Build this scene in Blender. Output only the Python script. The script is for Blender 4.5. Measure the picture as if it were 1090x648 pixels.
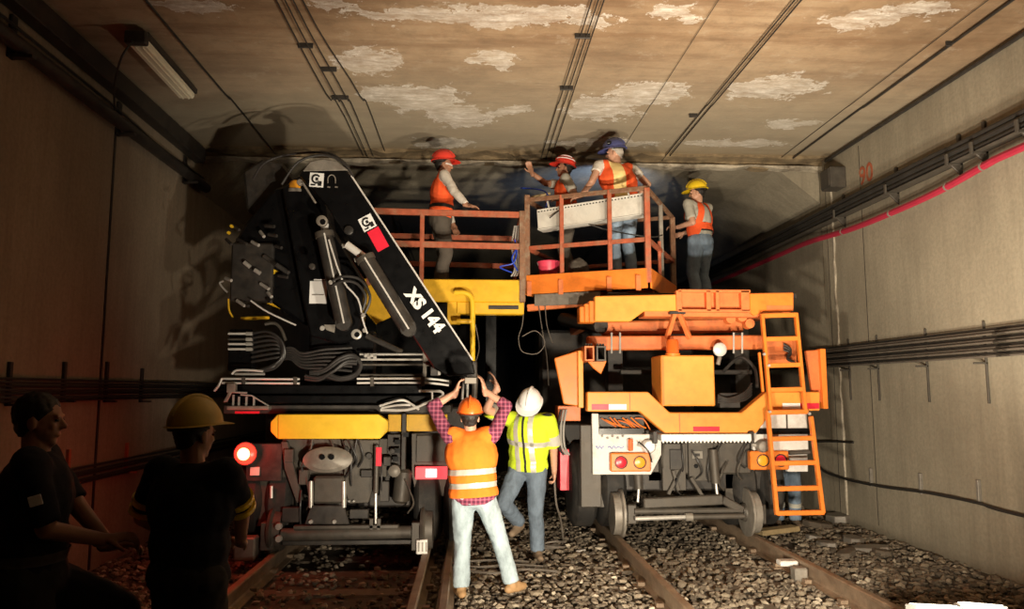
import bpy, bmesh, math, random
import numpy as np
from mathutils import Vector, Matrix, noise
random.seed(7); np.random.seed(7)
for o in list(bpy.data.objects): bpy.data.objects.remove(o)
SC = bpy.context.scene
C = SC.collection
# ------------------------------------------------------------------ camera
F = 800.0; CX, CY, CZ = 545.0, 324.0, 1.75          # focal length in pixels of the 1090x648 frame
TH = math.atan(91/F); PS = math.atan(45/F*math.cos(TH))
cam = bpy.data.objects.new('camera', bpy.data.cameras.new('camera')); C.objects.link(cam)
cam.location = (0, 0, CZ); cam.rotation_euler = (math.pi/2+TH, 0, -PS)
cam.data.sensor_width = 36; cam.data.lens = F/1090*36; cam.data.clip_start = 0.05
SC.camera = cam
# ------------------------------------------------------------------ world, exposure
w = bpy.data.worlds.new('tunnel_dark'); SC.world = w; w.use_nodes = True
w.node_tree.nodes['Background'].inputs[0].default_value = (1, .8, .6, 1)
w.node_tree.nodes['Background'].inputs[1].default_value = 0.0025
SC.view_settings.view_transform = 'Standard'; SC.view_settings.look = 'None'
SC.view_settings.exposure = 0.0; SC.view_settings.gamma = 1; SC.view_settings.use_curve_mapping = False
# work lamps standing on the trackbed: (x, y, z, target, watts, cone degrees, blend, colour)
WARM = (1, .86, .66)
LAMPS = [
    ((0.45, 3.25, .32), (1.4, 9.5, 3.1), 850, 98, .6, WARM),
    ((1.98, 3.05, .74), (2.6, 9.5, 3.1), 1000, 104, .6, WARM),
]
# twin LED panels lying by the right-hand rail, facing almost straight up
TWIN = [((2.83, 4.62, .475), (3.1, 5.7, 5.0), 400, 126, .5, WARM), ((3.13, 4.62, .475), (3.6, 5.7, 5.0), 400, 126, .5, WARM)]

# ------------------------------------------------------------------ pixel -> world
def ray(px, py):
    x, y, z = (px-CX)/F, (CY-py)/F, -1.0
    a = math.pi/2+TH
    y, z = y*math.cos(a)-z*math.sin(a), y*math.sin(a)+z*math.cos(a)
    b = -PS
    return Vector((x*math.cos(b)-y*math.sin(b), x*math.sin(b)+y*math.cos(b), z))
def W(px, py, Y=None, Z=None, X=None):
    d = ray(px, py)
    t = Y/d.y if Y is not None else ((Z-CZ)/d.z if Z is not None else X/d.x)
    return d*t+Vector((0, 0, CZ))

# ------------------------------------------------------------------ materials
MATS = {}
def _mat(name):
    m = bpy.data.materials.new(name); m.use_nodes = True
    MATS[name] = m
    nt = m.node_tree; b = nt.nodes['Principled BSDF']
    return m, nt, b
def N(nt, t, **kw):
    n = nt.nodes.new(t)
    for k, v in kw.items():
        if k.startswith('i_'):
            key = k[2:]; key = int(key) if key.isdigit() else key.replace('_', ' ')
            n.inputs[key].default_value = v
        else: setattr(n, k, v)
    return n
def ramp(nt, fac, stops):
    r = N(nt, 'ShaderNodeValToRGB'); e = r.color_ramp.elements
    while len(e) < len(stops): e.new(.5)
    for el, (p, c) in zip(e, stops):
        el.position = p; el.color = (*c, 1) if len(c) == 3 else c
    nt.links.new(fac, r.inputs[0]); return r.outputs[0]
def mix(nt, fac, a, b, bt='MIX'):
    m = N(nt, 'ShaderNodeMix', data_type='RGBA', blend_type=bt)
    for s, v in ((0, fac), (6, a), (7, b)):
        if hasattr(v, 'is_linked'): nt.links.new(v, m.inputs[s])
        else: m.inputs[s].default_value = (*v, 1) if isinstance(v, tuple) and len(v) == 3 else v
    return m.outputs[2]
def simple(name, col, rough=.5, metal=0., var=.25, scale=9., bump=.0, bscale=60., dirt=None, dirtamt=.4, spec=.5, coat=0):
    m, nt, b = _mat(name)
    tc = N(nt, 'ShaderNodeTexCoord')
    nz = N(nt, 'ShaderNodeTexNoise', i_Scale=scale, i_Detail=6., i_Roughness=.65)
    nt.links.new(tc.outputs['Object'], nz.inputs['Vector'])
    lo = tuple(c*(1-var) for c in col); hi = tuple(min(1, c*(1+var*.6)) for c in col)
    c = ramp(nt, nz.outputs['Fac'], [(.3, lo), (.7, hi)])
    if dirt:
        nz2 = N(nt, 'ShaderNodeTexNoise', i_Scale=scale*.45, i_Detail=9., i_Roughness=.75)
        nt.links.new(tc.outputs['Object'], nz2.inputs['Vector'])
        f = ramp(nt, nz2.outputs['Fac'], [(.48, (0, 0, 0)), (.68, (dirtamt,)*3)])
        c = mix(nt, f, c, dirt)
    nt.links.new(c, b.inputs['Base Color'])
    rr = ramp(nt, nz.outputs['Fac'], [(.3, (rough*.85,)*3), (.7, (min(1, rough*1.15),)*3)])
    nt.links.new(rr, b.inputs['Roughness'])
    b.inputs['Metallic'].default_value = metal; b.inputs['Specular IOR Level'].default_value = spec
    b.inputs['Coat Weight'].default_value = coat
    if bump:
        nb = N(nt, 'ShaderNodeTexNoise', i_Scale=bscale, i_Detail=4.)
        nt.links.new(tc.outputs['Object'], nb.inputs['Vector'])
        bp = N(nt, 'ShaderNodeBump', i_Strength=bump, i_Distance=.01)
        nt.links.new(nb.outputs['Fac'], bp.inputs['Height']); nt.links.new(bp.outputs[0], b.inputs['Normal'])
    return m
def emissive(name, col, strength, base=None):
    m, nt, b = _mat(name)
    b.inputs['Base Color'].default_value = (*(base or col), 1)
    b.inputs['Emission Color'].default_value = (*col, 1); b.inputs['Emission Strength'].default_value = strength
    b.inputs['Roughness'].default_value = .3
    return m
def concrete_wall(name, base, dark, streak=1.0):
    m, nt, b = _mat(name)
    tc = N(nt, 'ShaderNodeTexCoord'); L = nt.links.new
    big = N(nt, 'ShaderNodeTexNoise', i_Scale=.7, i_Detail=8., i_Roughness=.7); L(tc.outputs['Object'], big.inputs['Vector'])
    mp = N(nt, 'ShaderNodeMapping'); mp.inputs['Scale'].default_value = (3, 2.6, .22); L(tc.outputs['Object'], mp.inputs['Vector'])
    st = N(nt, 'ShaderNodeTexNoise', i_Scale=2.2, i_Detail=8., i_Roughness=.7); L(mp.outputs[0], st.inputs['Vector'])
    fine = N(nt, 'ShaderNodeTexNoise', i_Scale=26., i_Detail=6.); L(tc.outputs['Object'], fine.inputs['Vector'])
    c = ramp(nt, big.outputs['Fac'], [(.3, tuple(x*.72 for x in base)), (.62, base), (.8, tuple(min(1, x*1.15) for x in base))])
    c = mix(nt, ramp(nt, st.outputs['Fac'], [(.44, (0, 0, 0)), (.72, (.75*streak,)*3)]), c, dark)
    c = mix(nt, ramp(nt, st.outputs['Fac'], [(.22, (.35*streak,)*3), (.36, (0, 0, 0))]), c, tuple(min(1, x*1.5) for x in base))
    c = mix(nt, ramp(nt, fine.outputs['Fac'], [(.35, (.3,)*3), (.6, (0, 0, 0))]), c, tuple(x*.5 for x in base))
    L(c, b.inputs['Base Color']); b.inputs['Roughness'].default_value = .85; b.inputs['Specular IOR Level'].default_value = .25
    bp = N(nt, 'ShaderNodeBump', i_Strength=.35, i_Distance=.02)
    L(mix(nt, .4, big.outputs['Fac'], fine.outputs['Fac']), bp.inputs['Height']); L(bp.outputs[0], b.inputs['Normal'])
    return m
def ceiling_material(name, patches):
    """stained concrete soffit; each lime patch is an ellipse in ceiling coordinates, broken up by noise"""
    m, nt, b = _mat(name); L = nt.links.new
    tc = N(nt, 'ShaderNodeTexCoord')
    big = N(nt, 'ShaderNodeTexNoise', i_Scale=.55, i_Detail=9., i_Roughness=.68); L(tc.outputs['Object'], big.inputs['Vector'])
    mp = N(nt, 'ShaderNodeMapping'); mp.inputs['Scale'].default_value = (.35, 2.4, 1); L(tc.outputs['Object'], mp.inputs['Vector'])
    st = N(nt, 'ShaderNodeTexNoise', i_Scale=1.5, i_Detail=8., i_Roughness=.65); L(mp.outputs[0], st.inputs['Vector'])
    c = ramp(nt, big.outputs['Fac'], [(.28, (.18, .115, .066)), (.5, (.33, .225, .135)), (.72, (.43, .32, .21))])
    c = mix(nt, ramp(nt, st.outputs['Fac'], [(.46, (0, 0, 0)), (.64, (.75,)*3)]), c, (.19, .11, .06))
    md = N(nt, 'ShaderNodeTexNoise', i_Scale=3.2, i_Detail=10., i_Roughness=.75); L(tc.outputs['Object'], md.inputs['Vector'])
    c = mix(nt, ramp(nt, md.outputs['Fac'], [(.5, (0, 0, 0)), (.68, (.55,)*3)]), c, (.15, .10, .06))
    c = mix(nt, ramp(nt, md.outputs['Fac'], [(.30, (.5,)*3), (.44, (0, 0, 0))]), c, (.50, .43, .33))
    # grey-green damp towards the construction joint (y about 8.5 to 10.3)
    sep = N(nt, 'ShaderNodeSeparateXYZ'); L(tc.outputs['Object'], sep.inputs[0])
    near = N(nt, 'ShaderNodeMapRange', i_1=6.6, i_2=8.8); L(sep.outputs['Y'], near.inputs[0])
    c = mix(nt, mixf(nt, near.outputs[0], .62), c, (.37, .34, .26))
    jn = N(nt, 'ShaderNodeMapRange', i_1=9.7, i_2=10.15); L(sep.outputs['Y'], jn.inputs[0])
    jm = N(nt, 'ShaderNodeMath', operation='MULTIPLY'); L(jn.outputs[0], jm.inputs[0]); L(ramp(nt, st.outputs['Fac'], [(.3, (.2,)*3), (.6, (.9,)*3)]), jm.inputs[1])
    c = mix(nt, jm.outputs[0], c, (.27, .18, .08))
    wob = N(nt, 'ShaderNodeTexNoise', i_Scale=2.6, i_Detail=9., i_Roughness=.72); L(tc.outputs['Object'], wob.inputs['Vector'])
    off = N(nt, 'ShaderNodeVectorMath', operation='SUBTRACT'); L(wob.outputs['Color'], off.inputs[0]); off.inputs[1].default_value = (.5, .5, .5)
    offs = N(nt, 'ShaderNodeVectorMath', operation='SCALE'); L(off.outputs[0], offs.inputs[0]); offs.inputs[3].default_value = .95
    pos = N(nt, 'ShaderNodeVectorMath', operation='ADD'); L(tc.outputs['Object'], pos.inputs[0]); L(offs.outputs[0], pos.inputs[1])
    cur = None
    for (cx, cy, rx, ry) in patches:
        s = N(nt, 'ShaderNodeVectorMath', operation='SUBTRACT'); L(pos.outputs[0], s.inputs[0]); s.inputs[1].default_value = (cx, cy, 0)
        q = N(nt, 'ShaderNodeVectorMath', operation='MULTIPLY'); L(s.outputs[0], q.inputs[0]); q.inputs[1].default_value = (1/rx, 1/ry, 0)
        l = N(nt, 'ShaderNodeVectorMath', operation='LENGTH'); L(q.outputs[0], l.inputs[0])
        if cur is None: cur = l.outputs['Value']
        else:
            mn = N(nt, 'ShaderNodeMath', operation='MINIMUM'); L(cur, mn.inputs[0]); L(l.outputs['Value'], mn.inputs[1]); cur = mn.outputs[0]
    rag = N(nt, 'ShaderNodeTexNoise', i_Scale=4.2, i_Detail=12., i_Roughness=.8); L(tc.outputs['Object'], rag.inputs['Vector'])
    rg = N(nt, 'ShaderNodeMapRange', i_1=.3, i_2=.7, i_3=-.42, i_4=.42); L(rag.outputs['Fac'], rg.inputs[0])
    ad = N(nt, 'ShaderNodeMath', operation='ADD'); L(cur, ad.inputs[0]); L(rg.outputs[0], ad.inputs[1]); cur = ad.outputs[0]
    inside = ramp(nt, cur, [(.0, (.8,)*3), (.60, (.42,)*3), (.82, (.5,)*3), (.9, (1, 1, 1)), (.97, (.35,)*3), (1.0, (0, 0, 0))])
    ms = N(nt, 'ShaderNodeMapping'); ms.inputs['Scale'].default_value = (.7, 2.2, 1); L(tc.outputs['Object'], ms.inputs['Vector'])
    tex = N(nt, 'ShaderNodeTexNoise', i_Scale=5.5, i_Detail=10., i_Roughness=.78); L(ms.outputs[0], tex.inputs['Vector'])
    br = ramp(nt, tex.outputs['Fac'], [(.36, (.15,)*3), (.6, (1,)*3)])
    mm = N(nt, 'ShaderNodeMath', operation='MULTIPLY'); L(inside, mm.inputs[0]); L(br, mm.inputs[1])
    c = mix(nt, mm.outputs[0], c, (.86, .83, .77))
    spk = N(nt, 'ShaderNodeTexNoise', i_Scale=3.3, i_Detail=10., i_Roughness=.8); L(tc.outputs['Object'], spk.inputs['Vector'])
    c = mix(nt, ramp(nt, spk.outputs['Fac'], [(.66, (0, 0, 0)), (.72, (.6,)*3)]), c, (.62, .57, .49))
    L(c, b.inputs['Base Color']); b.inputs['Roughness'].default_value = .8; b.inputs['Specular IOR Level'].default_value = .3
    bp = N(nt, 'ShaderNodeBump', i_Strength=.4, i_Distance=.03)
    L(mix(nt, mm.outputs[0], tex.outputs['Fac'], (1., 1., 1.)), bp.inputs['Height']); L(bp.outputs[0], b.inputs['Normal'])
    return m
def mixf(nt, sock, k):
    n = N(nt, 'ShaderNodeMath', operation='MULTIPLY'); nt.links.new(sock, n.inputs[0]); n.inputs[1].default_value = k
    return n.outputs[0]
def plaid(name):
    m, nt, b = _mat(name); L = nt.links.new
    tc = N(nt, 'ShaderNodeTexCoord')
    out = None
    for d in ('X', 'Z'):
        wv = N(nt, 'ShaderNodeTexWave', bands_direction=d, i_Scale=8.5); L(tc.outputs['Object'], wv.inputs['Vector'])
        r = ramp(nt, wv.outputs['Fac'], [(.45, (.10, .02, .05)), (.6, (.34, .05, .10)), (.97, (.36, .06, .12)), (1.0, (.5, .3, .38))])
        out = r if out is None else mix(nt, .5, out, r)
    L(out, b.inputs['Base Color']); b.inputs['Roughness'].default_value = .9
    return m
def denim(name, col):
    m, nt, b = _mat(name); L = nt.links.new
    tc = N(nt, 'ShaderNodeTexCoord')
    mp = N(nt, 'ShaderNodeMapping'); mp.inputs['Scale'].default_value = (1, 1, .45); L(tc.outputs['Object'], mp.inputs['Vector'])
    nz = N(nt, 'ShaderNodeTexNoise', i_Scale=9., i_Detail=7., i_Roughness=.7); L(mp.outputs[0], nz.inputs['Vector'])
    L(ramp(nt, nz.outputs['Fac'], [(.3, tuple(x*.6 for x in col)), (.52, col), (.75, tuple(min(1, x*1.35) for x in col))]), b.inputs['Base Color'])
    b.inputs['Roughness'].default_value = .9
    fold = N(nt, 'ShaderNodeTexNoise', i_Scale=14., i_Detail=3.); L(tc.outputs['Object'], fold.inputs['Vector'])
    bp = N(nt, 'ShaderNodeBump', i_Strength=.5, i_Distance=.02); L(fold.outputs['Fac'], bp.inputs['Height']); L(bp.outputs[0], b.inputs['Normal'])
    return m
def stone_material(name):
    m, nt, b = _mat(name); L = nt.links.new
    g = N(nt, 'ShaderNodeNewGeometry')
    oi = N(nt, 'ShaderNodeObjectInfo')
    s = N(nt, 'ShaderNodeMath', operation='ADD'); L(g.outputs['Random Per Island'], s.inputs[0]); L(oi.outputs['Random'], s.inputs[1])
    f = N(nt, 'ShaderNodeMath', operation='FRACT'); L(s.outputs[0], f.inputs[0])
    L(ramp(nt, f.outputs[0], [(0, (.07, .055, .04)), (.5, (.185, .148, .108)), (.88, (.28, .23, .165)), (1, (.46, .40, .31))]), b.inputs['Base Color'])
    b.inputs['Roughness'].default_value = .85
    return m

ORANGE = simple('orange_paint', (.86, .225, .028), .42, var=.12, dirt=(.30, .10, .02), dirtamt=.35, bump=.05)
ORANGELIT = simple('amber_lit_orange_paint', (.90, .335, .05), .45, var=.1, dirt=(.42, .16, .03), dirtamt=.25, bump=.05)  # the truck's orange, lightened towards amber for light falling on its front
SALMON = simple('faded_red_orange_paint', (.72, .19, .05), .5, var=.15, dirt=(.2, .07, .03), dirtamt=.5, bump=.06)
RUSTRAIL = simple('rusty_red_railing_paint', (.42, .10, .045), .6, var=.3, scale=14, dirt=(.30, .20, .12), dirtamt=.7, bump=.1)
GRIMRAIL = simple('grimy_railing_steel', (.22, .105, .055), .65, var=.35, scale=16, dirt=(.33, .28, .2), dirtamt=.7, bump=.15)
YELLOW = simple('yellow_paint', (.82, .47, .02), .42, var=.1, dirt=(.3, .16, .02), dirtamt=.3, bump=.05)
YELLOWB = simple('bright_yellow_paint', (.88, .56, .03), .4, var=.06, dirt=(.5, .28, .03), dirtamt=.2)
BLACK = simple('black_crane_paint', (.0045, .0045, .005), .3, var=.3, spec=.35)
DARK = simple('dark_steel', (.045, .04, .036), .5, metal=.3, var=.4, dirt=(.10, .08, .06), dirtamt=.5)
GREY = simple('dusty_grey_steel', (.088, .077, .064), .55, metal=.25, var=.35, dirt=(.09, .07, .05), dirtamt=.6, bump=.1)
LGREY = simple('pale_grey_steel', (.27, .245, .21), .5, metal=.2, var=.3, dirt=(.16, .12, .09), dirtamt=.6)
CHROME = simple('bright_chrome', (.80, .78, .74), .32, metal=.25, var=.06)
PIPE = simple('zinc_pipe', (.50, .48, .44), .35, metal=.3, var=.2)
RUBBER = simple('black_rubber', (.022, .02, .018), .75, var=.4, dirt=(.10, .08, .06), dirtamt=.4)
HOSE = simple('hydraulic_hose', (.035, .032, .03), .45, var=.3)
WHITEP = simple('white_panel_paint', (.72, .70, .66), .5, var=.12, dirt=(.32, .26, .2), dirtamt=.45)
WHITE = simple('white_print', (.85, .85, .83), .5, var=.03)
INK = simple('black_print', (.01, .01, .01), .5, var=.05)
REDS = simple('red_sticker', (.78, .02, .05), .4, var=.05)
REDLENS = emissive('red_lens', (1, .03, .05), .35, (.7, .01, .02))
AMBLENS = emissive('amber_lens', (1, .34, .02), .25, (.85, .30, .02))
TAIL = emissive('lit_tail_light', (1, .08, .09), 1.3, (.8, .02, .03))
TAILW = emissive('lit_reversing_light', (1, .8, .75), 1.6)
STOP = emissive('lit_stop_lamp', (1, .02, .01), 5)
STOPC = emissive('lit_stop_lamp_core', (1, .62, .2), 5)
BEACON = simple('amber_beacon_glass', (.72, .13, .02), .15, var=.05, coat=.5)
BEACON2 = simple('yellow_beacon_glass', (.85, .36, .03), .2, var=.05, coat=.5)
RAILM = simple('rusted_rail_steel', (.30, .22, .15), .55, metal=.25, var=.35, scale=6, dirt=(.12, .06, .03), dirtamt=.6, bump=.1)
SLEEP = simple('stained_concrete_sleeper', (.17, .135, .10), .85, var=.35, dirt=(.06, .05, .04), dirtamt=.6, bump=.2)
TIMBER = simple('pale_timber', (.48, .36, .19), .8, var=.25, scale=12)
FLOORM = simple('dark_trackbed', (.085, .068, .05), .95, var=.4, scale=5, bump=.6, bscale=30)
STONE = stone_material('ballast_stone')
REDCABLE = simple('red_cable_sheath', (.38, .022, .05), .55, var=.1)
CABLE = simple('black_cable_sheath', (.03, .027, .024), .5, var=.3)
GCABLE = simple('dusty_cable_sheath', (.13, .11, .09), .6, var=.3)
BLUEC = simple('blue_cable_sheath', (.02, .06, .5), .4, var=.1)
COVER = simple('lamp_diffuser_yellowed', (.80, .76, .58), .4, var=.08)
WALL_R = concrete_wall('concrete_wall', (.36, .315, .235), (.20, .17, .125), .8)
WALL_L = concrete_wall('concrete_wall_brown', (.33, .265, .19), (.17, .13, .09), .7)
SPALL = simple('spalled_concrete', (.27, .20, .115), .9, var=.5, scale=4, dirt=(.06, .04, .025), dirtamt=.8, bump=.8, bscale=20)
LIMEC = simple('lime_crust', (.52, .46, .36), .9, var=.5, scale=4, dirt=(.10, .07, .045), dirtamt=.9)
SKIN = simple('skin', (.55, .30, .20), .5, var=.1, scale=20)
SKIND = simple('tanned_skin', (.38, .19, .115), .5, var=.12, scale=20)
EYE = simple('eye', (.03, .02, .02), .2, var=0)
HAIR = simple('dark_hair', (.015, .012, .010), .6, var=.3)
HAIRG = simple('grey_hair', (.42, .38, .33), .7, var=.3)
def fabric(name, col, var=.12): return simple(name, col, .9, var=var, scale=12, bump=.35, bscale=26, spec=.2)
VESTO = fabric('orange_vest_fabric', (.92, .125, .035))
VESTL = fabric('bright_orange_vest_fabric', (.98, .215, .025))
LIME = fabric('lime_jacket_fabric', (.62, .80, .04))
SILVER = simple('silver_reflective_tape', (.62, .60, .52), .35, metal=.2, var=.08)
HOTV = simple('vest_hot_spot_cream', (.95, .72, .30), .5, var=.05)  # cream colour painting the hot spot of light on a vest
LIMET = simple('yellow_reflective_tape', (.85, .80, .22), .4, var=.06)
WHITESH = fabric('white_shirt_fabric', (.66, .61, .54))
GREYSH = fabric('grey_shirt_fabric', (.42, .40, .34))
PLAID = plaid('plaid_shirt_fabric')
NAVY = fabric('navy_uniform_fabric', (.018, .018, .024))
GTROUS = fabric('grey_trouser_fabric', (.10, .085, .07))
DTROUS = fabric('dark_trouser_fabric', (.035, .032, .03))
JEANL = denim('pale_denim', (.34, .42, .46))
JEANB = denim('blue_denim', (.13, .17, .22))
JEANM = denim('mid_blue_denim', (.20, .27, .36))
TANB = simple('tan_boot_leather', (.34, .20, .09), .7, var=.25)
BRNB = simple('brown_shoe_leather', (.20, .14, .09), .7, var=.25)
BLKB = simple('black_boot_leather', (.02, .018, .016), .5, var=.2)
HORANGE = simple('orange_hard_hat', (.95, .17, .02), .3, var=.05)
HRED = simple('red_hard_hat', (.80, .05, .03), .3, var=.05)
HWHITE = simple('white_hard_hat', (.85, .85, .84), .3, var=.03)
HYELLOW = simple('yellow_hard_hat', (.90, .62, .02), .3, var=.05)
HBLUE = simple('blue_hard_hat', (.07, .08, .22), .3, var=.05)
HDULL = simple('dull_yellow_hard_hat', (.55, .40, .09), .45, var=.15)
PINK = simple('pink_bucket_plastic', (.80, .07, .13), .4, var=.06)
TRAYW = simple('white_perforated_metal', (.68, .66, .60), .5, var=.15, dirt=(.4, .35, .28), dirtamt=.4)

# ------------------------------------------------------------------ geometry kit
ORG = {}
def V(*a): return Vector(a)
def ident(o, label=None, cat=None, group=None, kind=None):
    if label: o['label'] = label
    if cat: o['category'] = cat
    if group: o['group'] = group
    if kind: o['kind'] = kind
    return o
def empty(name, loc, label, cat, group=None):
    o = bpy.data.objects.new(name, None); C.objects.link(o); o.location = loc; o.empty_display_size = .1
    ORG[o] = Vector(loc); return ident(o, label, cat, group)
def link(name, me, mat, parent=None, origin=None):
    org = ORG[parent] if parent is not None else (Vector(origin) if origin is not None else Vector((0, 0, 0)))
    if org.length > 0: me.transform(Matrix.Translation(-org))
    o = bpy.data.objects.new(name, me); C.objects.link(o)
    if mat is not None: me.materials.clear(); me.materials.append(mat)
    if parent is not None: o.parent = parent
    else: o.location = org
    ORG[o] = org
    return o
class MB:
    def __init__(s): s.v = []; s.f = []
    def add(s, vs, fs):
        n = len(s.v); s.v += [tuple(v) for v in vs]; s.f += [tuple(i+n for i in f) for f in fs]; return s
    def box(s, a, b):
        x0, y0, z0 = [min(p, q) for p, q in zip(a, b)]; x1, y1, z1 = [max(p, q) for p, q in zip(a, b)]
        return s.add([(x0, y0, z0), (x1, y0, z0), (x1, y1, z0), (x0, y1, z0), (x0, y0, z1), (x1, y0, z1), (x1, y1, z1), (x0, y1, z1)],
                     [(0, 3, 2, 1), (4, 5, 6, 7), (0, 1, 5, 4), (1, 2, 6, 5), (2, 3, 7, 6), (3, 0, 4, 7)])
    def bar(s, p, q, w, h, up=(0, 0, 1)):
        p, q = Vector(p), Vector(q); d = (q-p).normalized(); up = Vector(up)
        if abs(d.dot(up)) > .98: up = Vector((0, 1, 0))
        sx = d.cross(up).normalized()*w/2; sz = sx.cross(d).normalized()*h/2
        vs = [p-sx-sz, p+sx-sz, p+sx+sz, p-sx+sz, q-sx-sz, q+sx-sz, q+sx+sz, q-sx+sz]
        return s.add(vs, [(0, 1, 2, 3), (7, 6, 5, 4), (1, 0, 4, 5), (2, 1, 5, 6), (3, 2, 6, 7), (0, 3, 7, 4)])
    def prism(s, pts, y0, y1):
        n = len(pts); a = sum(pts[i][0]*pts[(i+1) % n][1]-pts[(i+1) % n][0]*pts[i][1] for i in range(n))
        if a < 0: pts = pts[::-1]
        if y1 < y0: y0, y1 = y1, y0
        vs = [(x, y0, z) for x, z in pts]+[(x, y1, z) for x, z in pts]
        fs = [tuple(range(n)), tuple(range(2*n-1, n-1, -1))]+[((i+1) % n, i, i+n, (i+1) % n+n) for i in range(n)]
        return s.add(vs, fs)
    def cyl(s, p, q, r0, r1=None, n=16, cap=True):
        r1 = r0 if r1 is None else r1
        p, q = Vector(p), Vector(q); d = (q-p).normalized(); a = d.orthogonal().normalized(); b = d.cross(a)
        vs = []
        for c, r in ((p, r0), (q, r1)):
            for i in range(n):
                t = 2*math.pi*i/n; vs.append(c+(a*math.cos(t)+b*math.sin(t))*r)
        fs = [(i, (i+1) % n, (i+1) % n+n, i+n) for i in range(n)]
        if cap: fs += [tuple(range(n-1, -1, -1)), tuple(range(n, 2*n))]
        return s.add(vs, fs)
    def lathe(s, c, axis, prof, n=24):
        """prof: list of (distance along axis, radius)"""
        c = Vector(c); d = Vector(axis).normalized(); a = d.orthogonal().normalized(); b = d.cross(a); vs = []; fs = []
        for h, r in prof:
            for i in range(n):
                t = 2*math.pi*i/n; vs.append(c+d*h+(a*math.cos(t)+b*math.sin(t))*max(r, 1e-4))
        m = len(prof)
        for j in range(m-1):
            for i in range(n): fs.append((j*n+i, j*n+(i+1) % n, (j+1)*n+(i+1) % n, (j+1)*n+i))
        fs += [tuple(range(n-1, -1, -1)), tuple(range((m-1)*n, m*n))]
        return s.add(vs, fs)
    def tube(s, pts, r, n=8, sm=0):
        P = [Vector(p) for p in pts]
        if sm and len(P) > 2:
            Q = []
            for i in range(len(P)-1):
                p0 = P[max(i-1, 0)]; p1 = P[i]; p2 = P[i+1]; p3 = P[min(i+2, len(P)-1)]
                for k in range(sm):
                    t = k/sm
                    Q.append(.5*((2*p1)+(p2-p0)*t+(2*p0-5*p1+4*p2-p3)*t*t+(3*p1-p0-3*p2+p3)*t**3))
            Q.append(P[-1]); P = Q
        vs = []; fs = []; a = None
        for i, p in enumerate(P):
            d = (P[min(i+1, len(P)-1)]-P[max(i-1, 0)]).normalized()
            if a is None: a = d.orthogonal().normalized()
            a = (a-d*a.dot(d)).normalized(); b = d.cross(a)
            for k in range(n):
                t = 2*math.pi*k/n; vs.append(p+(a*math.cos(t)+b*math.sin(t))*r)
        for j in range(len(P)-1):
            for i in range(n): fs.append((j*n+i, j*n+(i+1) % n, (j+1)*n+(i+1) % n, (j+1)*n+i))
        fs += [tuple(range(n-1, -1, -1)), tuple(range((len(P)-1)*n, len(P)*n))]
        return s.add(vs, fs)
    def mesh(s, name, bev=0, smooth=False):
        me = bpy.data.meshes.new(name)
        bm = bmesh.new(); vs = [bm.verts.new(v) for v in s.v]
        for f in s.f:
            try: bm.faces.new([vs[i] for i in f])
            except ValueError: pass
        bm.normal_update()
        if bev:
            es = [e for e in bm.edges if len(e.link_faces) == 2 and e.calc_face_angle(0) > .5]
            if es: bmesh.ops.bevel(bm, geom=es, offset=bev, segments=1, affect='EDGES', clamp_overlap=True)
        if smooth:
            for f in bm.faces: f.smooth = True
            for e in bm.edges:
                if len(e.link_faces) == 2 and e.calc_face_angle(0) > .7: e.smooth = False
        bm.to_mesh(me); bm.free(); return me
    def build(s, name, mat, parent=None, bev=0, smooth=False, origin=None):
        if parent is None and origin is None:
            a = np.array(s.v); origin = ((a[:, 0].min()+a[:, 0].max())/2, (a[:, 1].min()+a[:, 1].max())/2, a[:, 2].min())
        return link(name, s.mesh(name, bev, smooth), mat, parent, origin)
# shapes given by a pixel outline on a plane of known depth Y
def pts2(pl, Y): return [(p.x, p.z) for p in (W(x, y, Y=Y) for x, y in pl)]
def rect(x0, y0, x1, y1, Y):
    xm, ym = (x0+x1)/2, (y0+y1)/2
    return W(x0, ym, Y=Y).x, W(x1, ym, Y=Y).x, W(xm, y1, Y=Y).z, W(xm, y0, Y=Y).z
def B(name, x0, y0, x1, y1, Y, t, mat, par, bev=.006):
    a, b, c, d = rect(x0, y0, x1, y1, Y)
    return MB().box((a, Y, c), (b, Y+t, d)).build(name, mat, par, bev)
def PG(name, pl, Y, t, mat, par, bev=.006):
    return MB().prism(pts2(pl, Y), Y, Y+t).build(name, mat, par, bev)
def T(name, pl, r, mat, par, sm=5, n=8):
    return MB().tube([W(x, y, Y=Y) for x, y, Y in pl], r, n, sm).build(name, mat, par, smooth=True)
def CY_(name, p, q, r, mat, par, n=18, bev=0):
    return MB().cyl(p, q, r, n=n).build(name, mat, par, bev, smooth=True)
def textobj(name, body, size, loc, rot, mat, parent=None, ext=.002, bold=0):
    cu = bpy.data.curves.new(name, 'FONT'); cu.body = body; cu.size = size; cu.extrude = ext; cu.align_x = 'CENTER'; cu.align_y = 'CENTER'; cu.offset = bold
    cu.resolution_u = 3
    tmp = bpy.data.objects.new('t', cu); C.objects.link(tmp)
    bpy.context.view_layer.update()
    me = bpy.data.meshes.new_from_object(tmp.evaluated_get(bpy.context.evaluated_depsgraph_get()))
    bpy.data.objects.remove(tmp)
    me.transform(Matrix.Translation(loc) @ rot.to_4x4())
    return link(name, me, mat, parent, origin=loc if parent is None else None)
FACE = Matrix(((1, 0, 0), (0, 0, -1), (0, 1, 0)))     # text in the XZ plane, read from -Y
def aim(o, loc, tgt):
    o.location = loc; o.rotation_euler = (Vector(tgt)-Vector(loc)).to_track_quat('-Z', 'Y').to_euler()
def spot(name, loc, tgt, watts, deg, blend, col, size=.08):
    l = bpy.data.lights.new(name, 'SPOT'); l.energy = watts; l.spot_size = math.radians(deg); l.spot_blend = blend; l.color = col; l.shadow_soft_size = size
    o = bpy.data.objects.new(name, l); C.objects.link(o); aim(o, loc, tgt); return o
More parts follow.
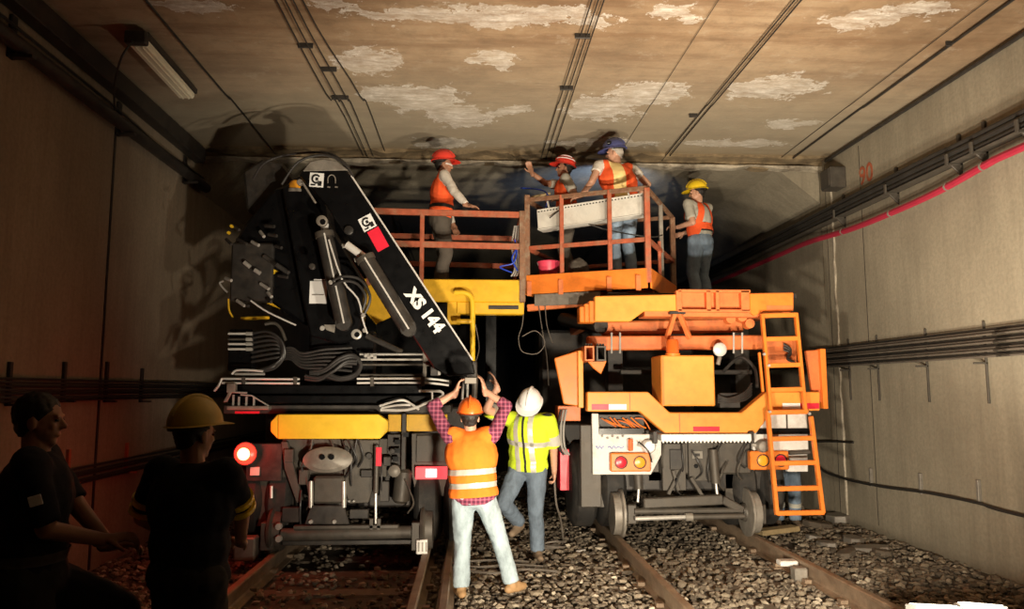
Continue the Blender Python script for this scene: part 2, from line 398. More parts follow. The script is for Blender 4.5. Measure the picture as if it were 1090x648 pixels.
ORD = ['first', 'second', 'third', 'fourth', 'fifth', 'sixth', 'seventh', 'eighth', 'ninth', 'tenth', 'eleventh', 'twelfth', 'thirteenth', 'fourteenth', 'fifteenth', 'sixteenth', 'seventeenth']
# ================================================================== THE TUNNEL
XL, XR, ZC, YJ = -3.72, 5.02, 5.02, 10.25
Y0, Y1 = -3.0, 46.0
fl = MB().box((XL-.3, Y0, -.25), (XR+.3, Y1, -.02)).build('floor', FLOORM, origin=(0, 0, 0))
ident(fl, 'dark trackbed of loose ballast between the tunnel walls', 'floor', kind='structure')
patches = []
for (px, py, rx, ry) in [(440, 17, 70, 10), (530, 18, 70, 12), (610, 20, 50, 10), (395, 66, 33, 13), (450, 104, 48, 14), (490, 124, 36, 11), (525, 64, 24, 9), (640, 116, 40, 13), (690, 100, 42, 12),
                         (712, 17, 28, 8), (828, 92, 52, 13), (920, 19, 48, 8), (975, 12, 40, 7), (845, 131, 28, 6), (205, 6, 42, 9), (350, 4, 30, 6), (545, 117, 22, 4), (470, 152, 30, 5), (640, 152, 60, 4), (780, 152, 60, 4), (400, 100, 20, 8)]:
    c = W(px, py, Z=ZC); a = W(px+rx, py, Z=ZC); b = W(px, py-ry, Z=ZC); d = W(px, py+ry, Z=ZC)
    patches.append((c.x, (b.y+d.y)/2, abs(a.x-c.x), abs(b.y-d.y)/2))
CEIL = ceiling_material('stained_concrete_soffit', patches)
ce = MB().box((XL-.3, Y0, ZC), (XR+.3, YJ, ZC+.3)).build('ceiling', CEIL, origin=(0, 0, ZC))
ident(ce, 'brown stained concrete ceiling with white lime patches over the platforms', 'ceiling', kind='structure')
# the patches are given in world coordinates: ceiling origin at x = y = 0
# far section: slightly lower soffit with chamfered haunches
hz = 4.93
m = MB().box((XL-.3, YJ+.12, hz), (XR+.3, Y1, hz+.3))
m.prism([(XR+.02, hz+.02), (XR-.62, hz+.02), (XR+.02, hz-.5)], YJ+.12, Y1)
m.prism([(XL-.02, hz+.02), (XL+.62, hz+.02), (XL-.02, hz-.5)], YJ+.12, Y1)
o = m.build('ceiling', WALL_R, origin=(0, YJ, hz)); ident(o, 'darker far ceiling with sloped corners beyond the broken joint', 'ceiling', kind='structure')
# ragged construction joint strip
for k, (za, zb, ya, yb, mt) in enumerate([(ZC-.035, ZC+.02, YJ-.22, YJ+.0, SPALL), (ZC-.10, ZC+.02, YJ, YJ+.14, SPALL), (ZC-.125, ZC-.09, YJ-.05, YJ+.10, LIMEC)]):
    m = MB(); n = 90
    xs = np.linspace(XL, XR, n)
    lo = [(x, za+.05*noise.noise((x*2.3, k*9.1, 0))+.03*noise.noise((x*9, k*3, 4))) for x in xs]
    fr = [ya+.05*noise.noise((x*3.1, k*5, 7)) for x in xs]
    vs = []
    for (x, z), y in zip(lo, fr): vs += [(x, y, z), (x, y, zb), (x, yb, z), (x, yb, zb)]
    fs = []
    for i in range(n-1):
        a, b = 4*i, 4*i+4
        fs += [(a, b, b+1, a+1), (a+2, a+3, b+3, b+2), (a, a+2, b+2, b), (a+1, b+1, b+3, a+3)]
    m.add(vs, fs)
    o = m.build('trim_%d' % (k+1 if k < 2 else 8), mt, origin=(0, YJ, ZC)); ident(o, ['upper', 'lower', 'thin pale'][k]+' ragged broken concrete lip along the ceiling joint', 'joint', kind='structure')
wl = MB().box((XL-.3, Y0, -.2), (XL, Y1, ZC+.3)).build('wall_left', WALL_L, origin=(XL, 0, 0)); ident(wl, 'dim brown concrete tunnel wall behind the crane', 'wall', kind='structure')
wr = MB().box((XR, Y0, -.2), (XR+.3, YJ+.05, ZC+.3)).build('wall_right', WALL_R, origin=(XR, 0, 0)); ident(wr, 'lit grey concrete wall carrying the red cable', 'wall', kind='structure')
o = MB().box((XR+.03, YJ+.05, -.2), (XR+.3, Y1, ZC+.3)).build('wall_right', WALL_R, origin=(XR, YJ, 0)); ident(o, 'darker continuation of the wall past the stained joint', 'wall', kind='structure')
o = MB().box((XL-.3, Y1, -.2), (XR+.3, Y1+.2, ZC+.3)).build('wall_back', DARK, origin=(0, Y1, 0)); ident(o, 'black far end of the tunnel', 'wall', kind='structure')
o = MB().box((XL-.3, Y0-.2, -.2), (XR+.3, Y0, ZC+.3)).build('wall_front', DARK, origin=(0, Y0, 0)); ident(o, 'dark tunnel end behind the camera', 'wall', kind='structure')
# vertical joints of the wall pours (recessed dark gaskets with lime on the right)
for i, y in enumerate((7.83,)):
    o = MB().box((XL-.01, y-.02, 0), (XL+.008, y+.02, 4.4)).build('trim_3', DARK); ident(o, 'thin dark vertical joint in the brown wall', 'joint', kind='structure')
m = MB(); zs = np.linspace(0, 4.7, 60); vs = []; fs = []
for i, z in enumerate(zs):
    y = YJ-.28+.05*noise.noise((z*2.5, 0, 1)); wdt = .02+.045*noise.noise((z*3.7, 5, 2)); t = .018+.012*noise.noise((z*6, 1, 1))
    vs += [(XR, y-wdt, z), (XR-t, y-wdt*.5, z), (XR-t, y+wdt*.5, z), (XR, y+wdt, z)]
    if i: a = 4*i-4; fs += [(a, a+1, a+5, a+4), (a+1, a+2, a+6, a+5), (a+2, a+3, a+7, a+6)]
m.add(vs, fs); o = m.build('trim_4', LIMEC, origin=(XR, YJ, 0)); ident(o, 'pale lime deposit running down the wall joint', 'deposit', kind='structure')
for i, y in enumerate((9.2, 10.15)):
    o = MB().box((XR-.003, y-.005, .1), (XR+.01, y+.005, 4.9)).build('trim_%d' % (5+i), DARK); ident(o, 'fine vertical crack line in the lit wall '+('left of the painted number' if i else 'below the painted number'), 'joint', kind='structure')
# painted number
p = W(922, 186, X=XR)
ROTR = Matrix(((0, 0, -1), (-1, 0, 0), (0, 1, 0)))    # text on a wall facing -X
t = textobj('painted_number', '90', .34, V(XR-.004, p.y, p.z), ROTR, RUSTRAIL, ext=.002, bold=.004); ident(t, 'faded red number 90 painted on the concrete wall', 'number')

# ---- right wall services
def wallrun(name, mat, r, pxs, X, label, cat, grp=None, sm=6, ext=True):
    P = [W(x, y, X=X) for x, y in pxs]
    P.sort(key=lambda p: p.y)
    if ext:
        P = [V(P[0].x, 3.2, P[0].z+(P[0].z-P[-1].z)*0)]+P+[V(P[-1].x, P[-1].y+1.2, P[-1].z+(.0 if name == "power_cable" else .06)), V(P[-1].x, 15, P[-1].z)]
    o = MB().tube(P, r, 8, sm).build(name, mat, smooth=True, origin=P[1])
    return ident(o, label, cat, grp)
rc = wallrun('power_cable', REDCABLE, .038, [(1090, 156), (1050, 175), (1000, 203), (950, 226), (905, 244), (860, 258)], XR-.11, 'thick red cable sagging along the lit wall', 'cable')
for (px, py) in ((1046, 177), (1008, 198.5), (948, 227), (897, 246.5)):
    q = W(px, py, X=XR-.11); MB().cyl(q-V(0, .012, 0), q+V(0, .012, 0), .042, n=14).build('cable_tie', LGREY, rc, smooth=True)
for k, (a, bb, r) in enumerate([((1090, 92), (890, 216), .026), ((1090, 100), (890, 221), .030), ((1090, 112), (890, 226), .022)]):
    za = 4.235-.062*k
    o = MB().tube([V(XR-.10, 3.2, za), V(XR-.10, 7, za-.015), V(XR-.10, 9, za), V(XR-.10, 24, za-.02)], r, 8, 6).build('power_cable', CABLE, smooth=True)
    ident(o, ['uppermost', 'middle', 'lowest'][k]+' of three black cables on brackets above the red cable', 'cable', 'black cables above the red one')
o = MB().tube([V(XR-.025, 3.2, 4.96), V(XR-.025, YJ-.2, 4.96)], .022, 8).build('conduit', DARK, smooth=True); ident(o, 'dark conduit tucked under the ceiling corner above the number', 'conduit')
o = MB().box((XR-.13, 3.2, 4.054), (XR, 24, 4.066)).build('cable_shelf', GREY, bev=.003); ident(o, 'thin steel shelf carrying black cables on the lit wall', 'shelf')
for i in range(11):
    z = 2.33-.026*i
    o = MB().tube([V(XR-.05-.025*(i % 3), 3.2, z), V(XR-.05-.025*(i % 3), 6.6, z), V(XR-.05-.025*(i % 3), 8.2, z), V(XR-.05-.025*(i % 3), 24, z)], .0120, 6, 6).build('signal_cable', GCABLE if i % 3 else CABLE, smooth=True)
    ident(o, 'thin signal cable, '+ORD[i]+' from the top of the bundle halfway up the lit wall', 'cable', 'signal cable bundle on the right wall')
wallrun('sagging_cable', CABLE, .016, [(1090, 549), (1040, 535), (985, 524), (940, 518), (905, 511), (880, 503), (866, 494)], XR-.05, 'thin black cable sagging low along the lit wall', 'cable')
wallrun('sagging_cable', CABLE, .012, [(908, 471), (890, 470), (868, 470)], XR-.05, 'short black cable end at the stained wall joint behind the ladder', 'cable', ext=False)
# brackets
for i, (x, y) in enumerate([(1088, 63), (1068, 60), (1042, 127), (1016, 148), (950, 185), (895, 226)]):
    if i == 1: continue
    pz = 4.19; py = W(x, y, X=XR-.06).y
    m = MB().box((XR-.03, py-.02, pz-.20), (XR, py+.02, pz+.17)).box((XR-.16, py-.02, pz-.16), (XR, py+.02, pz-.136)).box((XR-.17, py-.02, pz-.16), (XR-.15, py+.02, pz-.04)).prism([(XR, pz-.16), (XR-.12, pz-.16), (XR, pz-.28)], py-.012, py+.012)
    o = m.build('cable_bracket', GREY, bev=.003); ident(o, 'dark steel hook bracket above the red cable, '+ORD[i if i == 0 else i-1]+' from the right edge', 'bracket', 'brackets over the red cable')
for i, y in enumerate((6.1, 7.05, 8.0, 9.0, 9.7)):
    o = MB().box((XR-.02, y-.012, 1.62), (XR, y+.012, 2.42)).box((XR-.14, y-.012, 2.0), (XR, y+.012, 2.02)).build('cable_hanger', GREY, bev=.003); ident(o, 'slim grey hanger strap of the signal cable bundle, '+ORD[i]+' from the right edge', 'bracket', 'hangers of the signal bundle')
for i, (x, y) in enumerate([(1044, 528), (982, 519), (929, 512)]):
    p = W(x, y, X=XR); o = MB().box((XR-.035, p.y-.018, p.z-.07), (XR, p.y+.018, p.z+.16)).build('cable_clip', LGREY, bev=.004)
    ident(o, ['nearest', 'middle', 'farthest'][i]+' pale upright clip of the sagging wall cable', 'clip', 'clips of the low sagging cable')
# junction box by the number
p = W(888, 193, X=XR-.1); p.z += .03
jb = empty('junction_box', (XR-.1, p.y, p.z-.16), 'small grey junction box under the ceiling corner beside the number', 'box')
MB().box((XR-.22, p.y-.14, p.z-.14), (XR, p.y+.14, p.z+.14)).build('body', GREY, jb, .012)
MB().box((XR-.235, p.y-.12, p.z-.12), (XR-.22, p.y+.12, p.z+.12)).build('cover', GREY, jb, .005)
# ---- left wall services
o = MB().box((XL+.005, 3.2, 4.78), (XL+.15, YJ-.2, 4.98)).build('cable_duct', DARK, bev=.01); ident(o, 'wide dark duct along the ceiling corner of the brown wall', 'duct')
o = MB().tube([V(XL+.09, 3.2, 4.50), V(XL+.09, YJ+.05, 4.50)], .065, 10).build('pipe', DARK, smooth=True); ident(o, 'thick dark pipe high on the brown wall', 'pipe')
o = MB().tube([V(XL+.05, 3.2, 4.66), V(XL+.05, 7.5, 4.65), V(XL+.05, 8.8, 4.6), V(XL+.05, YJ+.05, 4.64)], .014, 6, 5).build('thin_cable', CABLE, smooth=True); ident(o, 'thin cable between duct and pipe on the brown wall', 'cable')
for i, y in enumerate((6.0, 7.85, 9.7)):
    o = MB().box((XL, y-.04, 4.40), (XL+.03, y+.04, 4.76)).box((XL, y-.03, 4.40), (XL+.2, y+.03, 4.43)).build('pipe_bracket', DARK, bev=.004); ident(o, ['nearest', 'middle', 'farthest'][i]+' dark bracket carrying the thick pipe on the brown wall', 'bracket', 'brackets of the left pipe')
for i in range(7):
    z = 1.84-.03*i
    o = MB().tube([V(XL+.05+.03*(i % 2), 3.2, z), V(XL+.05+.03*(i % 2), 24, z)], .0125, 6, 6).build('signal_cable', CABLE, smooth=True)
    ident(o, 'thin cable, '+ORD[i]+' from the top of the upper bundle on the brown wall', 'cable', 'upper cable bundle on the left wall')
for i in range(5):
    z = 1.02-.035*i
    o = MB().tube([V(XL+.06+.03*(i % 2), 3.2, z), V(XL+.06+.03*(i % 2), 24, z)], .013, 6, 6).build('signal_cable', CABLE, smooth=True)
    ident(o, 'thin cable, '+ORD[i]+' from the top of the lower bundle on the brown wall', 'cable', 'lower cable bundle on the left wall')
for i, (x, ya, yb) in enumerate([(12, 385, 432), (70, 385, 428), (115, 385, 428), (152, 392, 428), (74, 478, 515), (136, 471, 503)]):
    a, b = W(x, ya, X=XL+.02), W(x, yb, X=XL+.02)
    o = MB().box((XL, a.y-.02, b.z), (XL+.03, a.y+.02, a.z)).box((XL, a.y-.02, b.z), (XL+.13, a.y+.02, b.z+.02)).build('cable_bracket', DARK if ya < 400 else RUSTRAIL, bev=.003)
    ident(o, ORD[i if i < 4 else i-4]+' upright bracket from the left on the '+('upper' if ya < 400 else 'lower')+' cable bundle of the brown wall', 'bracket', ('upper' if ya < 400 else 'lower')+' bundle brackets on the left wall')
# ---- fluorescent fitting (switched off)
a = W(146, 40, Z=4.9); b = W(200, 100, Z=4.9)
lf = empty('ceiling_lamp', ((a.x+b.x)/2, (a.y+b.y)/2, 4.86), 'unlit yellowed tube lamp fitting near the ceiling corner', 'lamp')
MB().bar(V(a.x, a.y, 4.93), V(b.x, b.y, 4.93), .20, .06).build('housing', DARK, lf, .008)
MB().bar(V(a.x, a.y+.03, 4.87), V(b.x, b.y-.03, 4.87), .17, .075).build('diffuser', COVER, lf, .018)
for k in range(2):
    MB().bar(V(a.x-.03+.06*k, a.y+.04, 4.828), V(b.x-.03+.06*k, b.y-.04, 4.828), .02, .008).build('rib', COVER, lf, .003)
MB().bar(V(a.x, a.y-.05, 4.89), V(a.x, a.y+.03, 4.89), .19, .12).build('end_cap', DARK, lf, .01)
T('supply_cable', [(146, 38, a.y), (130, 60, a.y-.1), (122, 90, a.y+.2), (122, 118, 7.6)], .01, CABLE, lf)
# ---- ceiling wires and conduits
def ceilrun(px, X2, r, label, dz=.03, name='ceiling_wire', mat=CABLE, ye=10.1, sag=0):
    p = W(px, 0, Z=ZC-dz)
    P = [V(p.x, 2.5, ZC-dz), V(p.x, p.y, ZC-dz), V((p.x+X2)/2+sag, (p.y+ye)/2, ZC-dz), V(X2, ye, ZC-dz), V(X2, 26, hz-dz-.1)]
    o = MB().tube(P, r, 6, 5).build(name, mat, smooth=True); ident(o, label, 'wire' if 'wire' in name else 'conduit', 'runs fixed under the ceiling'); return P
ceilrun(155, -2.70, .010, 'single dark wire on the ceiling beside the tube lamp')
xs_ = []
for i, (px, x2, dz) in enumerate([(294, -1.50, .03), (303, -1.44, .05), (312, -1.36, .04), (322, -1.18, .03)]):
    ceilrun(px, x2, .0065, ['leftmost', 'second', 'third', 'rightmost'][i]+' wire of the tangled ceiling bunch above the crane', dz, sag=.03*(i-1))
for i, (px, x2) in enumerate([(630, .98), (637, 1.05), (643, 1.12)]):
    ceilrun(px, x2, .006, ['left', 'middle', 'right'][i]+' wire of the trio over the basket', .035)
for i, (px, x2) in enumerate([(846, 2.70), (853, 2.76)]):
    ceilrun(px, x2, .008, ['left', 'right'][i]+' wire of the ceiling pair right of the blue helmet', .035)
ceilrun(765, 2.06, .003, 'very thin faint wire left of the ceiling pair', .02)
ceilrun(1078, 4.52, .013, 'dark conduit crossing the ceiling towards the haunch', .03, 'ceiling_conduit', DARK)
ceilrun(1052, 4.36, .004, 'thin pale line beside the ceiling conduit', .02)
for i, (px, py, wd) in enumerate([(738, 124, .14), (325, 50, .2), (350, 75, .22), (362, 105, .26), (620, 40, .2), (603, 95, .2), (1010, 48, .08)]):
    p = W(px, py, Z=ZC-.04); o = MB().box((p.x-wd*.36, p.y-.01, ZC-.05), (p.x+wd*.36, p.y+.01, ZC-.002)).build('wire_clamp', DARK, bev=.003); ident(o, ['small clamp on the ceiling pair right of the blue helmet', 'nearest clamp of the tangled ceiling bunch', 'middle clamp of the tangled ceiling bunch', 'farthest clamp of the tangled ceiling bunch', 'nearer clamp of the wire trio over the basket', 'farther clamp of the wire trio over the basket', 'tiny clamp on the ceiling conduit at the right'][i], 'clamp', 'ceiling wire clamps')

# ================================================================== TRACK
RAILS = []
def rail(x, label, top=.17, mat=RAILM, ya=2.2, yb=34):
    pr = [(-.07, 0), (.07, 0), (.07, .012), (.02, .028), (.009, .045), (.009, top-.05), (.034, top-.038), (.036, top-.008), (.026, top), (-.026, top), (-.036, top-.008), (-.034, top-.038), (-.009, top-.05), (-.009, .045), (-.02, .028), (-.07, .012)]
    o = MB().prism([(x+a, b) for a, b in pr], ya, yb).build('rail', mat, origin=(x, ya, 0)); RAILS.append((x, o)); return ident(o, label, 'rail', 'running rails')
rail(1.62, 'rusty rail under the left wheels of the orange truck'); rail(3.14, 'rusty rail under the right wheels of the orange truck')
rail(-.42, 'rail under the right wheels of the crane truck'); rail(-1.90, 'rail under the left wheels of the crane truck, in shadow')
o = rail(-.19, 'guard rail beside the pale-jeaned worker', .15)
sl = MB().box((-1.3, -.12, -.12), (1.3, .12, -.004)).mesh('sleeper', .015)
for tx, nm in ((-1.16, 'crane truck'), (2.38, 'orange truck')):
    for i in range(17):
        o = bpy.data.objects.new('sleeper', sl); C.objects.link(o); o.location = (tx, 4.9+.66*i, 0)
        ident(o, 'concrete sleeper under the '+nm+' track, '+ORD[i]+' from the near end', 'sleeper', 'sleepers of the '+nm+' track')
sl.materials.append(SLEEP)
# rail chairs and a joint block on the right-hand rail
for tx, nm in ((-1.16, 'crane truck'), (2.38, 'orange truck')):
    for sx in (-.76, .76):
        for i in range(8):
            x, y = tx+sx-.02*(1 if tx < 0 else 0), 4.9+.66*i
            rl = min(RAILS, key=lambda q: abs(q[0]-x))[1]
            for g in (-1, 1): MB().box((x+g*.145, y-.07, -.003), (x+g*.068, y+.07, .016)).box((x+g*.115, y-.035, .014), (x+g*.05, y+.035, .05)).build('rail_clip', RAILM, rl, .004)
p = W(858, 600, Z=.12)
rb = empty('rail_block', (3.14-.12, p.y, 0), 'pale insulating block and plate clamped on the right-hand rail', 'block')
MB().box((2.93, p.y-.02, .10), (3.10, p.y+.10, .15)).build('pad', WHITEP, rb, .01)
MB().box((2.98, p.y-.22, -.02), (3.10, p.y-.10, .13)).build('plate', LGREY, rb, .012)
# ---- ballast: the biggest stones singly, the rest as stuff
t = (1+5**.5)/2
IV = np.array([(-1, t, 0), (1, t, 0), (-1, -t, 0), (1, -t, 0), (0, -1, t), (0, 1, t), (0, -1, -t), (0, 1, -t), (t, 0, -1), (t, 0, 1), (-t, 0, -1), (-t, 0, 1)], float)/math.sqrt(1+t*t)
IF = np.array([(0, 11, 5), (0, 5, 1), (0, 1, 7), (0, 7, 10), (0, 10, 11), (1, 5, 9), (5, 11, 4), (11, 10, 2), (10, 7, 6), (7, 1, 8), (3, 9, 4), (3, 4, 2), (3, 2, 6), (3, 6, 8), (3, 8, 9), (4, 9, 5), (2, 4, 11), (6, 2, 10), (8, 6, 7), (9, 8, 1)])
def stone_shape(rng):
    v = IV*(1+rng.uniform(-.28, .28, (12, 1)))*np.array([rng.uniform(.8, 1.35), rng.uniform(.7, 1.1), rng.uniform(.5, .85)])
    a = rng.uniform(0, 6.28); r = np.array([[math.cos(a), -math.sin(a), 0], [math.sin(a), math.cos(a), 0], [0, 0, 1]])
    tl = rng.uniform(-.5, .5); r2 = np.array([[1, 0, 0], [0, math.cos(tl), -math.sin(tl)], [0, math.sin(tl), math.cos(tl)]])
    return v@r.T@r2.T
rng = np.random.default_rng(3)
RX = np.array([1.62, 3.14, -.42, -1.90, -.19])
shapes = [stone_shape(rng) for _ in range(40)]
pos = []
while len(pos) < 24000:
    y = 4.4+12*rng.random()**1.7; x = rng.uniform(XL+.05, XR-.05)
    if np.min(np.abs(RX-x)) < .085: continue
    if -.35 > x > -2.0 and rng.random() < .75: continue
    pos.append((x, y))
near = [q for q in pos if 5.35 < q[1] < 6.7 and q[0] > .15 and q[0] < 4.4]
near.sort(key=lambda q: q[1]); big = near[:300]; bigs = set(big)
variants = []
for k in range(8):
    me = bpy.data.meshes.new('ballast_stone'); me.from_pydata((shapes[k]*.036).tolist(), [], IF.tolist()); me.materials.append(STONE); variants.append(me)
for k, (x, y) in enumerate(big):
    o = bpy.data.objects.new('ballast_stone', variants[k % 8]); C.objects.link(o); o.parent = fl
    s = rng.uniform(.8, 1.5); o.location = (x, y, rng.uniform(-.005, .015)); o.scale = (s, s, s); o.rotation_euler = (0, 0, rng.uniform(0, 6.28)); ORG[o] = V(0, 0, 0)
vv = []; ff = []; n = 0
for (x, y) in pos:
    if (x, y) in bigs: continue
    r = rng.uniform(.018, .036)*(1 if rng.random() < .93 else 1.6)
    vv.append(shapes[rng.integers(40)]*r+np.array([x, y, rng.uniform(-.012, .014)])); ff.append(IF+n); n += 12
vv = np.concatenate(vv); ff = np.concatenate(ff)
me = bpy.data.meshes.new('ballast'); me.from_pydata(vv.tolist(), [], ff.tolist())
o = link('ballast', me, STONE, fl); o['kind'] = 'stuff'
# broken slabs and rubble beside the right wall, a timber and scraps
def slab(px, py, w, d, h, rz, mat, label, name='concrete_slab', cat='rubble', grp='rubble by the right wall', z=0):
    c = W(px, py, Z=.04+z); n = 7; P = []
    for k in range(n):
        a = 2*math.pi*k/n; q = 1+.25*noise.noise((px*.37+k*1.7, py*.2, 3))
        x, y = w*math.cos(a)*q, d*math.sin(a)*q
        P.append((x*math.cos(rz)-y*math.sin(rz), x*math.sin(rz)+y*math.cos(rz)))
    tilt = .12*math.sin(px)
    vs = [(c.x+x, c.y+y, z-.01+tilt*x) for x, y in P]+[(c.x+x*.93, c.y+y*.93, z+h+tilt*x) for x, y in P]
    o = MB().add(vs, [tuple(range(n-1, -1, -1)), tuple(range(n, 2*n))]+[(i, (i+1) % n, (i+1) % n+n, i+n) for i in range(n)]).build(name, mat, bev=.008, origin=(c.x, c.y, z))
    return ident(o, label, cat, grp)
for k, (px, py, w_, d_, h_) in enumerate([(872, 558, .20, .14, .07), (908, 573, .17, .12, .06), (925, 582, .24, .12, .05), (900, 587, .16, .10, .05), (880, 578, .12, .1, .06), (893, 552, .16, .2, .1), (940, 586, .12, .1, .05), (866, 570, .1, .08, .05)]):
    slab(px, py, w_, d_, h_, k*1.3, LGREY if k % 3 else SLEEP, ['broad slab lying behind the timber offcut', 'pale slab in the middle of the rubble by the right wall', 'long flat slab at the near edge of the rubble by the right wall', 'slab nearest the rail in the rubble by the right wall', 'small chunk between the larger slabs of rubble', 'tall chunk against the wall foot behind the ladder', 'rightmost small chunk of the rubble by the wall', 'small chunk beside the timber offcut'][k])
p = W(830, 566, Z=.05)
o = MB().bar(V(p.x-.28, p.y-.05, .055), V(p.x+.25, p.y+.12, .075), .16, .06).build('timber_offcut', TIMBER, bev=.006); ident(o, 'pale timber offcut lying at the foot of the orange ladder', 'timber')
for (px, py, nm, w_) in [(618, 583, 'white paper scrap on the ballast by the orange truck', .07), (650, 607, 'small pale stone chip between the tracks', .035)]:
    slab(px, py, w_, w_*.6, .02, .4, WHITEP, nm, 'paper_scrap' if 'paper' in nm else 'stone_chip', 'scrap', None)
# ================================================================== CRANE TRUCK (left track)
ct = empty('crane_truck', (-1.16, 7.7, 0), 'black and yellow crane truck on rails with folded boom marked XS 144', 'truck')
YR = 7.6
# -- rear frame
bp_ = PG('rear_bumper', [(296, 441), (403, 441), (413, 448), (413, 458), (404, 467), (296, 467)], YR, .12, YELLOWB, ct)
PG('bumper_end', [(288, 449), (295.4, 441), (295.4, 467), (288, 459)], YR, .12, YELLOWB, ct)
B('rear_beam', 413, 441, 476, 459, YR+.15, .12, YELLOW, ct)
B('beam_strap', 427, 440, 432, 520, YR+.10, .05, DARK, ct)
for (x0, y0, x1, y1, dy, t_, m_) in [(238, 431, 480, 440, .2, .7, DARK), (243, 421, 478, 429, .12, .5, BLACK), (248, 410, 446, 419, .16, .45, BLACK), (236, 404, 480, 409, .5, .3, DARK)]:
    B('stabiliser_beam', x0, y0, x1, y1, YR+dy, t_, m_, ct)
# under-frame
B('rear_plate', 300, 467, 412, 508, YR+.18, .06, GREY, ct)
PG('rear_plate', [(366, 468), (404, 468), (400, 512), (392, 535), (372, 536), (366, 520)], YR+.12, .05, GREY, ct)
PG('hanger_bracket', [(299, 470), (306, 470), (322, 532), (316, 536), (303, 500)], YR+.1, .06, GREY, ct)
c = W(349, 489, Y=YR+.02)
dk = MB().lathe(c, (.05, -1, .12), [(0, .235), (.015, .24), (.05, .18), (.055, 0)], 28)
dk.v = [(x, y, c.z+(z-c.z)*.52) for x, y, z in dk.v]
hd = dk.build('hub_dish', LGREY, ct, smooth=True)
for dx in (-.045, .045): MB().lathe(c+V(dx, -.05, .03), (0, -1, 0), [(0, .028), (.02, .028)], 10).build('hole_plug', BLACK, hd, smooth=True)
B('coupling_block', 333, 507, 366, 536, YR+.02, .3, GREY, ct, .02)
for x in (331, 366): CY_('guide_rod', W(x, 512, Y=YR+.02), W(x, 540, Y=YR+.02), .022, PIPE, ct)
PG('coupling_plate', [(331, 538), (366, 538), (372, 558), (324, 558)], YR, .04, DARK, ct)
for x in (331, 356): MB().lathe(W(x, 555, Y=YR-.01), (0, -1, 0), [(0, .022), (.02, .018)], 10).build('bolt', PIPE, ct, smooth=True)
for (x, y, r) in [(369, 477, .02), (393, 485, .035), (372, 533, .012), (377, 533, .012), (418, 480, .03), (424, 500, .03)]:
    MB().lathe(W(x, y, Y=YR+.1), (0, -1, 0), [(0, r), (.03, r*.8)], 12).build('bolt', PIPE if r < .02 else DARK, ct, smooth=True)
B('valve_box', 412, 462, 427, 500, YR+.18, .2, DARK, ct)
for (x, y) in [(423, 471), (432, 463), (423, 480), (421, 489)]: B('vent_slot', x-3, y-3, x+3, y+2, YR+.09, .02, BLACK, ct, 0)
MB().lathe(W(420, 501, Y=YR+.1), (0, -1, 0), [(-.05, .065), (.03, .06), (.05, .03)], 18).build('air_filter', LGREY, ct, smooth=True)
m = MB().lathe(W(428, 517, Y=YR+.15), (.1, 0, 1), [(-.17, .05), (-.14, .085), (.14, .085), (.17, .05)], 18); m.build('air_tank', GREY, ct, smooth=True)
PG('mudguard', [(438, 461), (477, 461), (477, 528), (443, 528), (438, 505)], YR+.2, .05, GREY, ct)
B('light_panel', 443, 463, 476, 492, YR+.17, .04, GREY, ct)
tl = B('tail_light', 442, 497, 476, 510, YR+.1, .07, TAIL, ct)
B('reversing_lens', 453, 499, 465, 508, YR+.09, .012, TAILW, tl, .002)
# chrome struts, red jack
CY_('jack_rod', W(400, 525, Y=YR+.03), W(400, 557, Y=YR+.03), .012, CHROME, ct)
CY_('jack_cylinder', W(401, 474, Y=YR+.05), W(400, 525, Y=YR+.05), .025, GREY, ct)
B('reflector', 400, 476, 406, 496, YR+.02, .015, REDS, ct, .002)
random.seed(21)
for k in range(12):
    x, y = random.uniform(305, 430), random.uniform(472, 545); dx = random.uniform(-14, 14)
    T('brake_hose', [(x, y-18, YR+.08), (x+dx*.6, y-4, YR+.04), (x+dx, y+10, YR+.06), (x+dx*.4, y+20, YR+.1)], .010, HOSE if k % 3 else GREY, ct)
for (x0, y0, x1, y1) in [(302, 478, 312, 492), (318, 500, 328, 516), (384, 500, 396, 508), (404, 512, 414, 534), (408, 486, 416, 496), (372, 542, 392, 552), (300, 540, 318, 556)]: B('bracket', x0, y0, x1, y1, YR+.06, .08, GREY if x0 % 4 else DARK, ct)
# rail gear
CY_('axle_tube', W(300, 569, Y=YR+.05), W(438, 566, Y=YR+.05), .062, GREY, ct)
B('axle_step', 312, 559, 424, 563, YR, .1, GREY, ct)
B('axle_plate', 300, 575, 438, 580, YR+.05, .12, DARK, ct)
for x in (395, 403): B('rod_clevis', x-2, 552, x+2, 564, YR, .04, GREY, ct, .003)
for (x, s) in ((446, 1), (285, -1)):
    cx = -.42 if s > 0 else -1.90
    m = MB().lathe(V(cx-.06, YR+.2, .17+.2), (1, 0, 0), [(0, .06), (0, .22), (.03, .235), (.05, .2), (.12, .195), (.13, .06)], 28); m.build('rail_wheel', GREY, ct, smooth=True)
    B('wheel_arm', x-8, 556, x+6, 586, YR+.02, .14, GREY, ct)
PG('rail_sweep', [(443, 575), (455, 574), (455, 590), (443, 590)], YR-.04, .05, WHITEP, ct)
for k in range(3): B('sweep_bar', 445+4*k, 577, 446.5+4*k, 587, YR-.05, .01, LGREY, ct, 0)
MB().box((-2.25, YR-.05, .12), (-2.05, YR+.12, .34)).build('foot_block', LGREY, ct, .015)
for y in (560, 573): MB().lathe(W(297, y, Y=YR-.02), (0, -1, 0), [(0, .035), (.03, .03)], 12).build('hub_nut', PIPE, ct, smooth=True)
